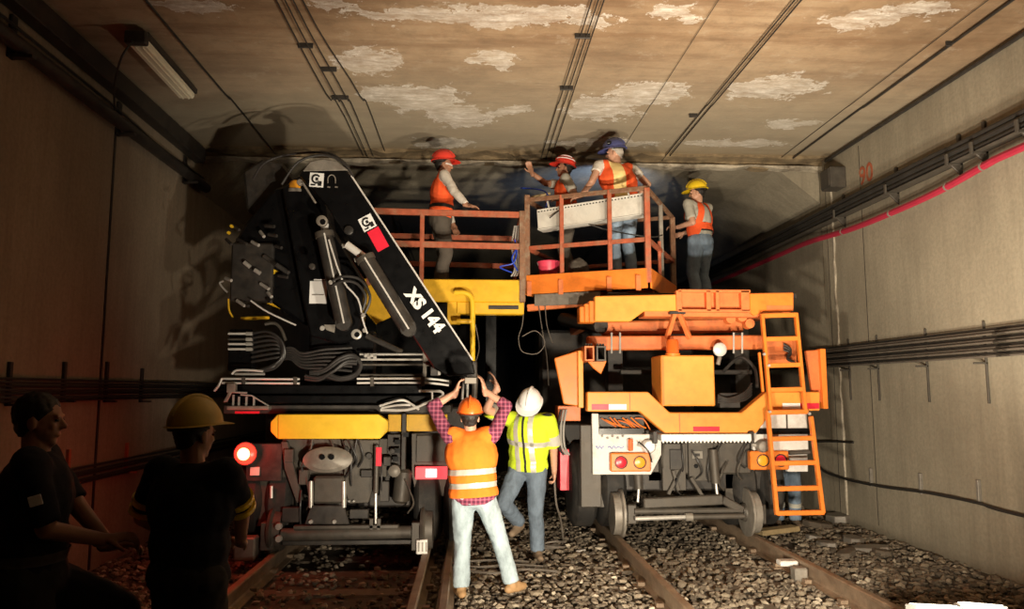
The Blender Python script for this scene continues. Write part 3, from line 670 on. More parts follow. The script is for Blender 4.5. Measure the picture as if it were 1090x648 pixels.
# rubber tyres
for x0, x1, nm in ((-.56, -.28, 0), (-.26, .02, 0), (-2.04, -1.76, 0), (-2.34, -2.06, 0)):
    m = MB().lathe(V(x0, 8.2, .655), (1, 0, 0), [(0, .25), (0, .40), (.04, .46), (.06, .48), (.22, .48), (.24, .46), (.28, .40), (.28, .25)], 36)
    ty = m.build('tyre', RUBBER, ct, smooth=True)
    MB().lathe(V(x0+.05, 8.2, .655), (1, 0, 0), [(0, .05), (0, .25), (.18, .25), (.18, .05)], 24).build('rim', GREY, ty, smooth=True)
# left tail area
B('mudguard', 268, 505, 312, 560, YR+.2, .05, GREY, ct)
B('light_panel', 262, 472, 300, 512, YR+.12, .1, DARK, ct)
B('reflector', 266, 497, 276, 506, YR+.09, .02, WHITEP, ct, .003)
CY_('chrome_hook', W(289, 517, Y=YR+.1), W(289, 530, Y=YR+.1), .015, CHROME, ct)
c = W(260, 483, Y=YR-.02)
sl_ = MB().lathe(c+V(0, .10, 0), (0, -1, 0), [(0, .09), (.05, .115), (.07, .115)], 24).build('stop_lamp', DARK, ct, smooth=True)
MB().lathe(c+V(0, .03, 0), (0, -1, 0), [(0, .105), (.03, .095), (.05, .06), (.055, 0)], 24).build('lens', STOP, sl_, smooth=True)
MB().lathe(c+V(0, -.024, 0), (0, -1, 0), [(0, .06), (.012, .045), (.016, 0)], 24).build('bulb', STOPC, sl_, smooth=True)
# chassis and engine mass further in
MB().box((-1.75, YR+.4, .55), (-.6, 13.5, .95)).build('chassis_frame', DARK, ct, .02)
MB().box((-2.35, 8.9, 1.0), (.02, 13.5, 1.55)).build('load_bed', DARK, ct, .02)
MB().box((-2.3, 11.4, 1.55), (0.0, 13.4, 3.1)).build('cab_back', BLACK, ct, .05)
B('fuel_tank', 463, 470, 474, 530, YR+.5, .5, LGREY, ct)
# -- crane base
YC = 7.85
B('crane_base', 328, 352, 400, 405, YC, .6, BLACK, ct, .03)
col_ = PG('crane_column', [(300, 200), (318, 186), (345, 196), (352, 240), (388, 300), (384, 345), (378, 362), (360, 366), (330, 358), (322, 320)], YC-.05, .32, BLACK, ct, .02)
PG('crane_arm', [(262, 236), (292, 200), (330, 190), (338, 330), (322, 345), (300, 330), (258, 300), (246, 262)], YC+.12, .35, BLACK, ct, .03)
PG('slew_housing', [(258, 182), (280, 168), (300, 172), (322, 200), (300, 240), (262, 225)], YC+.3, .3, DARK, ct, .03)
boom = PG('boom', [(318, 186), (326, 176), (340, 171), (356, 173), (368, 180), (375, 189), (503, 384), (506, 398), (476, 400), (462, 392), (344, 214)], YC-.40, .30, BLACK, ct, .012)
PG('boom_cap', [(322, 182), (330, 172), (343, 169), (358, 171), (371, 181)], YC-.41, .28, LGREY, boom, .006)
MB().tube([W(374, 187, Y=YC-.42), W(503, 383, Y=YC-.42)], .009, 6).build('edge_highlight', CHROME, boom, smooth=True)  # pale tube drawn in for the highlight along the boom's edge
T('edge_hose', [(300, 196, YC-.3), (318, 172, YC-.4), (345, 165, YC-.42), (366, 174, YC-.42), (376, 188, YC-.42)], .013, HOSE, boom)
T('boom_hose', [(270, 190, YC), (282, 173, YC-.1), (310, 164, YC-.1), (350, 163, YC-.1), (372, 178, YC-.1)], .012, HOSE, boom)
# stickers on the boom, lying in its side face
YB = YC-.405
def sticker(name, pl, mat, par, dy=0., t_=.004): return PG(name, pl, YB-dy-t_, t_, mat, par, 0)
def rotrect(cx, cy, w_, h_, deg):
    a = math.radians(deg); ca, sa = math.cos(a), math.sin(a)
    return [(cx+x*ca-y*sa, cy+x*sa+y*ca) for x, y in ((-w_/2, -h_/2), (w_/2, -h_/2), (w_/2, h_/2), (-w_/2, h_/2))]
def emblem(cx, cy, deg, s=1.0):
    p = sticker('emblem_plate', rotrect(cx, cy, 15*s, 15*s, deg), WHITE, boom)
    a0 = math.radians(deg); q = [W(cx+(4.2*math.cos(t)-.5)*s*math.cos(a0)-(4.2*math.sin(t)-1)*s*math.sin(a0), cy+(4.2*math.cos(t)-.5)*s*math.sin(a0)+(4.2*math.sin(t)-1)*s*math.cos(a0), Y=YB-.007) for t in np.linspace(.6, 5.6, 14)]
    MB().tube(q, .0095*s, 6).build('emblem_curl', INK, p)
    for (ox, oy, w_, h_) in [(3.5, 3.5, 4, 5), (0.2, -1, 3, 3), (-3.5, 5.2, 5, 1.6)]:
        x, y = ox*s, oy*s
        PG('emblem_mark', rotrect(cx+x*math.cos(a0)-y*math.sin(a0), cy+x*math.sin(a0)+y*math.cos(a0), w_*s, h_*s, deg), YB-.007, .003, INK, p, 0)
emblem(337, 191.5, 4); emblem(391, 237, -28)
sticker('red_plate', rotrect(402.5, 254.5, 13.5, 24, -29), REDS, boom)
q = [W(353+4*math.cos(t), 191+5*math.sin(t), Y=YB-.004) for t in np.linspace(math.pi, 2*math.pi, 9)]
MB().tube([W(349, 195, Y=YB-.004)]+q+[W(357, 195, Y=YB-.004)], .006, 6).build('horseshoe_mark', LGREY, boom)
for x in (350, 358): sticker('small_mark', rotrect(x, 199, 3, 1.5, 10), LGREY, boom)
pa, pb = W(441, 318, Y=YB-.006), W(463, 346, Y=YB-.006)
ang = math.atan2(pb.z-pa.z, pb.x-pa.x)
ROT = FACE @ Matrix.Rotation(ang, 3, 'Z')
textobj('boom_lettering', 'XS 144', .17, W(452, 331, Y=YB-.004), ROT, WHITE, boom, .002, .009)
# boom pins, bolts
for (x, y, r, m_) in [(343.5, 236, .055, LGREY), (372, 246, .045, DARK), (333, 284, .03, DARK), (380, 356, .05, PIPE), (320, 195, .03, LGREY)]:
    pn = MB().lathe(W(x, y, Y=YC-.38), (0, -1, 0), [(0, r), (.05, r), (.055, r*.8)], 20).build('pivot_pin', m_, ct, smooth=True)
    if r > .048: MB().lathe(W(x, y, Y=YC-.434), (0, -1, 0), [(0, r*.55), (.004, r*.5)], 16).build('pin_bore', BLACK, pn, smooth=True)
MB().bar(W(322, 194, Y=YC-.42), W(336, 216, Y=YC-.42), .05, .02).build('link_bar', LGREY, ct, .006)
# hydraulic cylinders
def hyd(x0, y0, x1, y1, xr, yr, Y, r, par=ct):
    a = MB().cyl(W(x0, y0, Y=Y), W(x1, y1, Y=Y), r, n=20).build('hydraulic_cylinder', DARK, par, smooth=True)
    MB().cyl(W(xr, yr, Y=Y), W(x0, y0, Y=Y), r*.45, n=14).build('piston_rod', CHROME, a, smooth=True)
    MB().cyl(W(x0, y0, Y=Y)+V(0, 0, .01), W(x0+(x1-x0)*.05, y0+(y1-y0)*.05, Y=Y), r*1.12, n=20).build('gland', GREY, a, smooth=True)
    MB().lathe(W(x1, y1, Y=Y)+V(0, .06, 0), (0, -1, 0), [(0, r*.9), (.12, r*.9)], 18).build('end_eye', DARK, a, smooth=True)
    MB().tube([W(x0, y0, Y=Y-r*1.1), W(x1, y1, Y=Y-r*1.1)], .009, 6).build('feed_pipe', CHROME, a, smooth=True)
    return a
hyd(388, 274, 435, 350, 369, 260, YC-.52, .085)
hyd(345, 248, 366, 344, 346, 238, YC-.32, .085)
T('feed_pipe', [(385, 283, YC-.4), (402, 292, YC-.4), (420, 322, YC-.4), (438, 351, YC-.4)], .008, CHROME, ct, 3)
T('feed_pipe', [(350, 255, YC-.45), (364, 297, YC-.45), (381, 318, YC-.45), (386, 340, YC-.45), (391, 355, YC-.45)], .009, CHROME, ct, 3)
T('cylinder_hose', [(354, 304, YC-.42), (366, 299, YC-.46), (380, 302, YC-.46), (389, 315, YC-.46), (386, 330, YC-.44)], .014, HOSE, ct)
T('cylinder_hose', [(352, 300, YC-.42), (366, 294, YC-.46), (384, 298, YC-.46), (394, 316, YC-.46), (388, 334, YC-.44)], .014, HOSE, ct)
for (x, y) in [(388, 352), (366, 262), (379, 277), (352, 301), (387, 336)]: MB().lathe(W(x, y, Y=YC-.45), (0, -1, .3), [(0, .02), (.03, .017)], 10).build('hose_fitting', PIPE, ct, smooth=True)
# stickers on the column
YK = YC-.055
def plate(name, pl, mat, par=ct, Y=YK, t_=.004): return PG(name, pl, Y-t_, t_, mat, par, 0)
st = plate('white_sticker', [(330, 299), (348, 299), (347.5, 323), (329, 323)], WHITE)
plate('sticker_box', [(332, 313), (345, 313), (345, 314), (332, 314)], LGREY, st, YK-.004)
plate('sticker_bar', [(334, 297), (346, 297), (346, 298.4), (334, 298.4)], WHITE)
plate('grey_tag', [(345, 345.5), (357, 345.5), (356, 354), (347, 351)], LGREY); MB().lathe(W(343, 349, Y=YK), (0, -1, 0), [(0, .028), (.01, .02)], 12).build('tag_rivet', PIPE, ct, smooth=True)
wt = PG('warning_triangle', [(285, 283), (296, 289), (285.5, 295)], YC+.10, .01, YELLOWB, ct, 0)
PG('triangle_mark', [(288, 287.5), (291, 289), (288, 291)], YC+.096, .004, INK, wt, 0)
# yellow beacon on the left shoulder
bk = MB().lathe(W(315, 205, Y=YC), (0, 0, 1), [(0, .085), (.03, .085)], 18).build('beacon_base', LGREY, ct, smooth=True)
MB().lathe(W(315, 203, Y=YC), (0, 0, 1), [(.0, .075), (.06, .08), (.1, .055), (.115, .0)], 18).build('beacon_dome', BEACON2, bk, smooth=True)
# valve block on the left with pipe ends
random.seed(5)
B('valve_block', 245, 258, 290, 320, YC+.05, .25, DARK, ct, .02)
for k in range(16):
    x, y = random.uniform(240, 300), random.uniform(235, 325)
    MB().cyl(W(x, y, Y=YC+.03), W(x+random.uniform(4, 10), y+random.uniform(1, 6), Y=YC-.02), .018, n=8).build('pipe_fitting', PIPE if k % 3 == 0 else DARK, ct, smooth=True)
for (x, y) in [(247, 241), (244, 248)]: MB().lathe(W(x, y, Y=YC), (0, -1, 0), [(0, .018), (.03, .016)], 8).build('plug', YELLOWB, ct, smooth=True)
MB().tube([W(260, 279, Y=YC), W(266, 284, Y=YC)], .022, 8).build('pipe_fitting', PIPE, ct, smooth=True); MB().tube([W(271, 287, Y=YC), W(277, 291, Y=YC)], .022, 8).build('pipe_fitting', PIPE, ct, smooth=True)
T('steel_pipe', [(238, 299, YC), (234, 301, YC), (237, 306, YC), (242, 311, YC)], .01, PIPE, ct)
MB().bar(W(280, 272, Y=YC+.05), W(308, 291, Y=YC+.05), .06, .05).build('control_arm', DARK, ct, .01)
T('steel_pipe', [(267, 320, YC-.05), (285, 332, YC-.05), (315, 346, YC-.05)], .009, CHROME, ct)
MB().bar(W(273, 316, Y=YC+.3), W(300, 327, Y=YC+.3), .05, .05).build('yellow_tube', YELLOW, ct, .008)
MB().bar(W(256, 339, Y=YC+.45), W(287, 338, Y=YC+.45), .03, .035).build('yellow_tube', YELLOW, ct, .008)
T('yellow_tube', [(243, 318, YC+.4), (244, 330, YC+.4), (248, 338, YC+.4)], .01, YELLOW, ct)
# left hose bank
for k, y in enumerate((355, 361, 366, 371.5)):
    a = MB().cyl(W(243, y, Y=YC-.02), W(266, y, Y=YC-.02), .012, n=10).build('steel_pipe', CHROME if k != 1 else GREY, ct, smooth=True)
    MB().cyl(W(262, y, Y=YC-.02), W(269, y, Y=YC-.02), .02, n=8).build('union_nut', PIPE, a, smooth=True)
B('manifold', 243, 350, 268, 395, YC+.02, .2, BLACK, ct, .01)
random.seed(11)
for k in range(7):
    T('hydraulic_hose', [(268, 355+5*k, YC-.02), (285+2*k, 353+4.5*k, YC-.08), (299, 362+3*k, YC-.12+.02*k), (303-2*k, 378+2*k, YC-.1), (292-4*k, 392+.6*k, YC-.06), (272, 396+.4*k, YC-.04)], .0135, HOSE, ct)
for k in range(6):
    T('hydraulic_hose', [(296+k, 372+2*k, YC-.05), (310, 370+2.5*k, YC-.1), (322, 376+3*k, YC-.12), (345, 372+4*k, YC-.14), (375, 370+5*k, YC-.12)], .0135, HOSE, ct)
T('steel_pipe', [(282, 345, YC-.05), (292, 344, YC-.05), (299, 350, YC-.07), (304, 362, YC-.1)], .016, GREY, ct)
for k in range(2): T('hydraulic_hose', [(330, 396+2*k, YC-.12), (346, 393+2*k, YC-.15), (362, 381+3*k, YC-.18), (376, 378+2*k, YC-.18), (384, 388, YC-.18), (378, 400-2*k, YC-.16), (362, 404-2*k, YC-.15), (346, 400-3*k, YC-.14), (332, 397+k, YC-.12)], .02, HOSE, ct)
for k in range(2): T('hydraulic_hose', [(325, 400+3*k, YC-.14), (340, 402+2*k, YC-.17), (355, 395, YC-.2), (368, 385+2*k, YC-.2), (380, 384+3*k, YC-.2)], .018, HOSE, ct)
# parallel bright pipes
for y in (403, 407.5): CY_('steel_pipe', W(236, y, Y=YR+.05), W(319, y+.4, Y=YR+.05), .011, CHROME, ct, 10)
for x in (259, 314): B('pipe_clamp', x-2, 401, x+2, 409, YR+.03, .05, GREY, ct, .003)
T('steel_pipe', [(236, 403, YR+.05), (233, 410, YR+.05), (228, 416, YR+.05)], .014, PIPE, ct)
T('steel_pipe', [(247, 398, YR+.07), (252, 394, YR+.07), (268, 394, YR+.07), (280, 395, YR+.07)], .012, CHROME, ct, 3)
T('steel_pipe', [(250, 398, YR+.07), (270, 398, YR+.07), (282, 398, YR+.07)], .012, PIPE, ct, 3)
for y in (404, 408.5): T('steel_pipe', [(380, y-1, YR+.05), (450, y-1.2, YR+.05), (478, y+1.5, YR+.05)], .011, CHROME, ct, 4)
for x in (396, 450): B('pipe_clamp', x-2, 401, x+2, 411, YR+.03, .05, GREY, ct, .003)
for y in (377, 382.5, 388, 399): CY_('steel_pipe', W(383, y, Y=YC-.15), W(474 if y < 390 else 452, y, Y=YC-.15), .012, PIPE if y < 385 else GREY, ct, 10)
B('pipe_clamp', 450, 366, 454, 402, YC-.17, .05, LGREY, ct, .004)
for y in (371, 377, 382, 387): B('clamp_lug', 454, y-2, 460, y+2.5, YC-.18, .05, LGREY, ct, .004)
for k in range(4): MB().lathe(W(388+3.2*k, 378+(k % 2)*2, Y=YC-.17), (1, 0, 0), [(0, .022), (.03, .022)], 8).build('union_nut', PIPE, ct, smooth=True)
B('valve_end', 458, 386, 468, 400, YC-.2, .1, DARK, ct)
B('valve_cap', 466, 388, 469, 399, YC-.22, .05, PIPE, ct, .004)
MB().tube([W(390, 357, Y=YC-.1), W(428, 375, Y=YC-.1)], .03, 8).build('lever', DARK, ct, smooth=True)
# white bent guard pipes above the bumper
T('guard_pipe', [(404, 432, YR), (420, 427, YR), (430, 426, YR), (438, 430, YR), (446, 436, YR)], .012, WHITEP, ct, 4)
T('guard_pipe', [(405, 436, YR), (434, 436, YR), (456, 428, YR), (470, 422, YR), (470, 417, YR), (460, 416, YR), (446, 416, YR)], .014, WHITEP, ct, 4)
T('guard_pipe', [(406, 434, YR-.02), (424, 431, YR-.02), (437, 431, YR-.02)], .011, WHITEP, ct, 4)
T('guard_pipe', [(460, 416, YR), (460, 426, YR)], .010, WHITEP, ct, 1)
# left stabiliser control tray
B('control_tray', 241, 432, 286, 436, YR-.02, .12, LGREY, ct, .006)
MB().tube([W(256, 420, Y=YR), W(268, 421, Y=YR), W(286, 432, Y=YR)], .008, 6).build('tray_stay', PIPE, ct, smooth=True)
B('control_valve', 241, 408, 250, 418, YR-.02, .08, LGREY, ct)
PG('control_lever', [(243, 417), (247, 417), (241, 428), (237, 428)], YR-.02, .03, LGREY, ct)
for x in (254, 262, 270, 248): B('valve_stem', x-1, 420+(x % 4), x+1, 432, YR, .02, PIPE, ct, .002)
CY_('tray_rod', W(243, 417, Y=YR), W(263, 418, Y=YR), .009, PIPE, ct, 8)
B('red_reflector', 250, 437.5, 276, 440, YR+.0, .02, REDS, ct, .002)
# hanging gear below the boom tip
CY_('hook_rod', W(506, 398, Y=YC-.2), W(504, 440, Y=YC-.2), .03, GREY, ct, 12)
CY_('hook_rod', W(493, 402, Y=YC-.15), W(492, 425, Y=YC-.15), .014, PIPE, ct, 8)
CY_('hook_rod', W(498, 402, Y=YC-.15), W(497, 428, Y=YC-.15), .014, PIPE, ct, 8)
B('hook_block', 496, 384, 508, 402, YC-.25, .12, DARK, ct, .01)
# -- yellow deck with red railings behind the crane
YD, ZD = 8.55, 2.90
xa, xb = W(372, 310, Y=YD).x, W(556, 310, Y=YD).x
zt, zb = W(470, 297, Y=YD).z, W(470, 321, Y=YD).z
MB().box((xa, YD, zb), (xb, YD+.08, zt)).build('deck_fascia', YELLOW, ct, .01)
MB().box((xa, YD+.08, ZD-.06), (xb, YD+1.5, ZD)).build('deck_floor', DARK, ct, .006)
a = rect(486, 321, 558, 334, YD); MB().box((a[0], YD+.03, a[2]), (a[1], YD+.2, a[3])).build('deck_sill', YELLOW, ct, .01)
B('deck_slot', 520, 325, 552, 329, YD+.02, .012, DARK, ct, .002)
PG('deck_gusset', [(380, 305), (420, 300), (440, 325), (400, 345), (380, 322)], YD-.02, .05, YELLOW, ct)
B('deck_leg', 372, 322, 384, 360, YD+.3, .2, YELLOW, ct); B('deck_leg', 476, 321, 490, 345, YD+.05, .1, YELLOW, ct)
MB().box((xa, YD+1.2, 1.5), (xa+.15, YD+1.4, ZD-.06)).build('deck_leg', BLACK, ct, .01); MB().box((xb-.4, YD+1.2, 1.5), (xb-.25, YD+1.4, ZD-.06)).build('deck_leg', BLACK, ct, .01)
zr = W(480, 226, Y=YD).z; zm = W(480, 260, Y=YD).z; xl = W(392, 226, Y=YD).x
for y_, z_, m_ in ((YD+.02, zr, RUSTRAIL), (YD+.02, zm, RUSTRAIL), (YD+1.42, zr, RUSTRAIL), (YD+1.42, zm, RUSTRAIL), (YD+1.42, ZD+.14, RUSTRAIL)):
    MB().bar(V(xl, y_, z_+.01), V(xb, y_, z_-.015), .045, .07).build('guard_rail', m_, ct, .006)
for x in (449, 393):
    X_ = W(x, 260, Y=YD).x
    MB().bar(V(X_, YD+.02, ZD-.02), V(X_, YD+.02, zr), .05, .05).build('guard_post', RUSTRAIL, ct, .006)
MB().bar(V(xb, YD+.02, zb), V(xb, YD+.02, zr+.03), .07, .07).build('guard_post', GRIMRAIL, ct, .006)
for xx in (xl, xb): MB().bar(V(xx, YD+1.42, ZD-.02), V(xx, YD+1.42, zr), .05, .05).build('guard_post', RUSTRAIL, ct, .006)
for z_ in (zr, zm): MB().bar(V(xb, YD+.05, z_), V(xb, YD+1.4, z_), .045, .05).build('guard_rail', RUSTRAIL, ct, .006)
T('grab_rail', [(484, 311.5, YD-.08), (494, 311.5, YD-.1), (501, 316, YD-.1), (503, 328, YD-.1), (503, 360, YD-.1), (503, 386, YD-.1)], .03, YELLOWB, ct, 6, 12)
CY_('grab_rail', W(486, 342, Y=YD-.1), W(503, 342, Y=YD-.1), .028, YELLOW, ct)

# ================================================================== ORANGE PLATFORM TRUCK (right track)
ot = empty('platform_truck', (2.38, 8.3, 0), 'orange rail truck with work basket, rear ladder and striped rear lights', 'truck')
YO = 8.2
rb_ = PG('rear_beam', [(625, 417), (690, 417), (713, 439), (790, 439), (816, 417), (873, 417), (873, 437), (823, 437), (805, 461), (708, 461), (681, 438), (625, 438)], YO, .14, ORANGELIT, ot, .01)
B('beam_seam', 670, 418, 671, 437, YO-.004, .006, SALMON, rb_, 0); B('beam_seam', 723, 440, 724, 461, YO-.004, .006, SALMON, rb_, 0)
for (x0, y0, x1, y1, m_) in [(630, 430, 648, 436, REDS), (648, 430, 667, 436, WHITE), (833, 429, 852, 435, WHITE), (852, 429, 872, 435, REDS), (738, 454, 766, 459, REDS)]:
    B('reflector_strip', x0, y0, x1, y1, YO-.008, .012, m_, rb_, 0)
gr = B('step_grating', 704, 462, 800, 469, YO-.08, .3, WHITE, ot)
x0, x1, z0, z1 = rect(704, 469, 800, 471.5, YO-.08)
for k in range(24):
    xx = x0+(x1-x0)*k/24; MB().prism([(xx, z1+.004), (xx+(x1-x0)/24, z1+.004), (xx+(x1-x0)/48, z0)], YO-.08, YO-.06).build('tooth', WHITE, gr)
for x in (698, 801): B('grating_end', x-3, 459, x+2, 472, YO-.06, .2, DARK, ot)
# white rear panels
wp = PG('rear_panel', [(630, 440), (637, 440), (638, 462), (704, 462), (704, 484), (693, 505), (631, 505)], YO+.1, .06, WHITEP, ot)
B('wire_tray', 637, 441, 686, 462, YO+.2, .1, DARK, ot)
random.seed(3)
for k in range(9):
    x = 640+4.5*k; T('wiring', [(x, 444+random.uniform(0, 4), YO+.15), (x+9, 450+random.uniform(-4, 4), YO+.12), (x+16, 455+random.uniform(-3, 3), YO+.15)], .008, ORANGE if k % 2 else SALMON, ot)
B('panel_gap', 638, 456, 684, 462, YO+.07, .03, BLACK, ot, 0)
for k in range(5): MB().lathe(W(641+5.5*k, 464+(k % 2)*2, Y=YO+.09), (0, -1, 0), [(0, .014), (.02, .012)], 8).build('switch_knob', LGREY, ot, smooth=True)
# blue scribble on the left panel
for (x0, x1, y) in [(634, 643, 476), (647, 664, 476)]:
    MB().tube([W(x, y+1.6*math.sin(x*1.7), Y=YO+.096) for x in np.linspace(x0, x1, 9)], .004, 5, 2).build('blue_marking', BLUEC, wp)
B('rear_panel', 801, 440, 860, 480, YO+.1, .06, WHITEP, ot); B('rear_panel', 838, 480, 860, 502, YO+.1, .06, WHITEP, ot)
B('panel_seam', 837, 441, 838.5, 456, YO+.09, .012, GREY, ot, 0); B('panel_gap', 806, 456, 862, 462, YO+.07, .03, BLACK, ot, 0)
CY_('exhaust_pipe', W(840, 482, Y=YO+.05), W(862, 481, Y=YO+.05), .022, GREY, ot)
for (bx0, bx1, ya, yb, cols, xs) in [(650, 693, 482, 502, (REDLENS, AMBLENS), (661, 681)), (799, 840, 480, 500, (AMBLENS, REDLENS), (812, 831))]:
    lb = B('light_box', bx0, ya, bx1, yb, YO+.02, .1, ORANGE, ot, .012)
    for cm, x in zip(cols, xs):
        ln = MB().lathe(W(x, (ya+yb)/2, Y=YO+.02), (0, -1, 0), [(0, .07), (.012, .07), (.014, .062)], 20).build('lamp_rim', DARK, lb, smooth=True)
        MB().lathe(W(x, (ya+yb)/2, Y=YO+.01), (0, -1, 0), [(0, .06), (.012, .055), (.018, .03), (.02, 0)], 20).build('lamp_lens', cm, lb, smooth=True)
for (x, y, r, m_) in [(691, 475, .075, WHITE), (812, 475, .07, LGREY)]:
    al = MB().lathe(W(x, y, Y=YO+.02), (0, -1, 0), [(-.08, .02), (-.06, r), (0, r), (.03, r*.75), (.04, 0)], 20).build('alarm_horn', m_, ot, smooth=True)
    CY_('horn_bracket', W(x-12, y-2, Y=YO+.05), W(x, y, Y=YO+.05), .02, PIPE, ot, 8)
B('amber_marker', 669, 467, 674, 480, YO+.02, .05, BEACON, ot, .008)
T('lamp_cable', [(680, 470, YO), (690, 480, YO-.02), (694, 492, YO-.02)], .008, CABLE, ot)
# control box, beacon, cross beams
cb = B('control_box', 704, 378, 761, 432, YO-.05, .45, ORANGELIT, ot, .014)
B('box_seam', 704.5, 379.5, 707, 431, YO-.053, .006, ORANGE, cb, 0)
c = W(716, 379, Y=YO+.03)
bb_ = MB().lathe(c, (0, 0, 1), [(0, .082), (.03, .082), (.035, .07)], 22).build('beacon_base', ORANGE, ot, smooth=True)
MB().lathe(c+V(0, 0, .03), (0, 0, 1), [(0, .072), (.13, .070), (.155, .055), (.16, 0)], 22).build('beacon_dome', BEACON, bb_, smooth=True)
MB().bar(W(625, 365.5, Y=YO+.35), W(812, 364.5, Y=YO+.35), .16, .16).build('cross_beam', SALMON, ot, .012)
for x in (651, 660, 781, 790): CY_('clamp_bolt', W(x, 354, Y=YO+.26), W(x, 376, Y=YO+.26), .012, PIPE, ot, 8)
for k, x in enumerate((627.5, 640)):
    x0, x1, z0, z1 = rect(x-5, 365, x+5, 384, YO-.15); z1 = z0+.16
    t_ = .016; m = MB().box((x0, YO-.15, z0), (x1, YO+1.2, z0+t_)).box((x0, YO-.15, z1-t_), (x1, YO+1.2, z1)).box((x0, YO-.15, z0+t_), (x0+t_, YO+1.2, z1-t_)).box((x1-t_, YO-.15, z0+t_), (x1, YO+1.2, z1-t_))
    m.build('square_tube', GREY if k else SALMON, ot)
    for q in range(3): MB().lathe(V(x0+.02+.03*q, YO-.1, z1), (0, 0, 1), [(0, .015), (.03, .012)], 6).build('tube_bolt', DARK, ot)
PG('tube_gusset', [(625, 384), (646, 384), (640, 398), (632, 392)], YO+.1, .05, ORANGE, ot)
# side guards
gl = PG('side_guard', [(590, 381), (616, 373), (620, 433), (600, 430)], YO+.05, .06, ORANGE, ot, .01)
B('guard_edge', 615.5, 373, 621, 434, YO, .12, ORANGELIT, ot, .006)
gr_ = PG('side_guard', [(858, 373), (874, 372), (878, 430), (866, 426)], YO+.1, .06, SALMON, ot, .01)
PG('guard_edge', [(873, 371), (879, 371), (882, 435), (877, 435)], YO+.04, .12, ORANGE, ot, .006)
# truck bed, interior: bed, cab back, lift legs coloured dark for shade
MB().box((1.05, YO+.9, .75), (3.65, 12.8, 1.35)).build('load_bed', DARK, ot, .02)
MB().box((1.3, YO+.35, .62), (3.45, 12.8, .85)).build('chassis_frame', DARK, ot, .02)
MB().bar(W(660, 396, Y=9.2), W(800, 396, Y=9.2), .06, .06).build('inner_beam', DARK, ot, .01)
MB().box((1.1, 11.9, 1.35), (3.6, 12.7, 2.7)).build('cab_back', DARK, ot, .05)
for x in (655, 790): B('lift_leg', x-8, 340, x+8, 425, 9.6, .2, DARK, ot)
B('pump_unit', 766, 418, 788, 434, YO+.2, .25, DARK, ot)
for k in range(5): T('pump_hose', [(764, 420+2*k, YO+.15), (775, 424+k, YO+.12), (792, 418+2*k, YO+.15), (800, 408+3*k, YO+.25)], .011, HOSE if k % 2 else DARK, ot)
T('lift_hose', [(770, 395, 8.9), (788, 380, 8.7), (803, 392, 8.6), (806, 412, 8.5)], .02, DARK, ot)
# round work light
wl_ = MB().lathe(W(766, 372, Y=YO+.12), (0, -1, -.1), [(-.1, .03), (-.05, .06), (0, .078), (.01, .078)], 20).build('work_light', PIPE, ot, smooth=True)
MB().lathe(W(766, 372, Y=YO+.105), (0, -1, -.1), [(0, .068), (.012, .05), (.016, 0)], 20).build('light_glass', CHROME, wl_, smooth=True)
CY_('light_bracket', W(766, 380, Y=YO+.15), W(764, 388, Y=YO+.15), .025, LGREY, ot, 10)
# upper deck
ZK = 2.84
PG('deck_beam', [(633, 315), (724, 313), (724, 331), (686, 331), (671, 342), (633, 342)], YO, .12, ORANGELIT, ot, .01)
for k in range(3): B('deck_roller', 617+5*k, 326-3*k, 624+5*k, 343, YO+.08-.02*k, .2, ORANGE, ot, .01)
B('deck_flange', 686, 331, 812, 337, YO+.06, .3, SALMON, ot)
dc = B('deck_channel', 724, 309, 798, 331, YO+.05, .06, SALMON, ot)
B('channel_lip', 722, 308, 799, 311, YO-.02, .1, SALMON, dc, .004); B('channel_lip', 722, 329, 799, 332, YO-.02, .1, SALMON, dc, .004)
for (x0, x1) in ((720, 726), (752, 757), (762, 766), (789, 798)): B('stiffener', x0, 309, x1, 331, YO-.02, .1, SALMON, dc, .004)
PG('deck_beam', [(798, 312), (845, 311), (845, 331), (814, 331), (803, 336), (798, 331)], YO, .12, ORANGE, ot, .01)
B('deck_slot', 816, 325, 844, 330, YO-.004, .012, SALMON, ot, 0)
MB().box((1.55, YO+.12, ZK-.05), (3.72, 12.0, ZK)).build('deck_floor', DARK, ot)
for xx in (1.60, 3.55): MB().box((xx, YO+.12, ZK-.22), (xx+.1, 12.0, ZK-.05)).build('deck_girder', SALMON, ot, .01)
MB().bar(W(640, 350, Y=YO+.6), W(790, 346, Y=YO+.6), .1, .17).build('lift_beam', SALMON, ot, .02)
MB().cyl(W(640, 347, Y=YO+.5), W(600, 340, Y=YO+1.6), .09, n=16).build('lift_cylinder', DARK, ot, smooth=True)
for (xa_, xb_) in ((718, 710), (723, 734)): MB().bar(W(xa_, 333, Y=YO+.02), W(xb_, 360, Y=YO+.2), .05, .05).build('deck_strut', SALMON, ot, .006)
B('strut_plate', 713, 331, 730, 334, YO-.01, .1, DARK, ot, .004)
for (x, y) in [(775, 340), (787, 338), (795, 345)]: MB().lathe(W(x, y, Y=YO+.3), (0, -1, 0), [(0, .06), (.1, .055)], 14).build('roller_end', SALMON, ot, smooth=True)
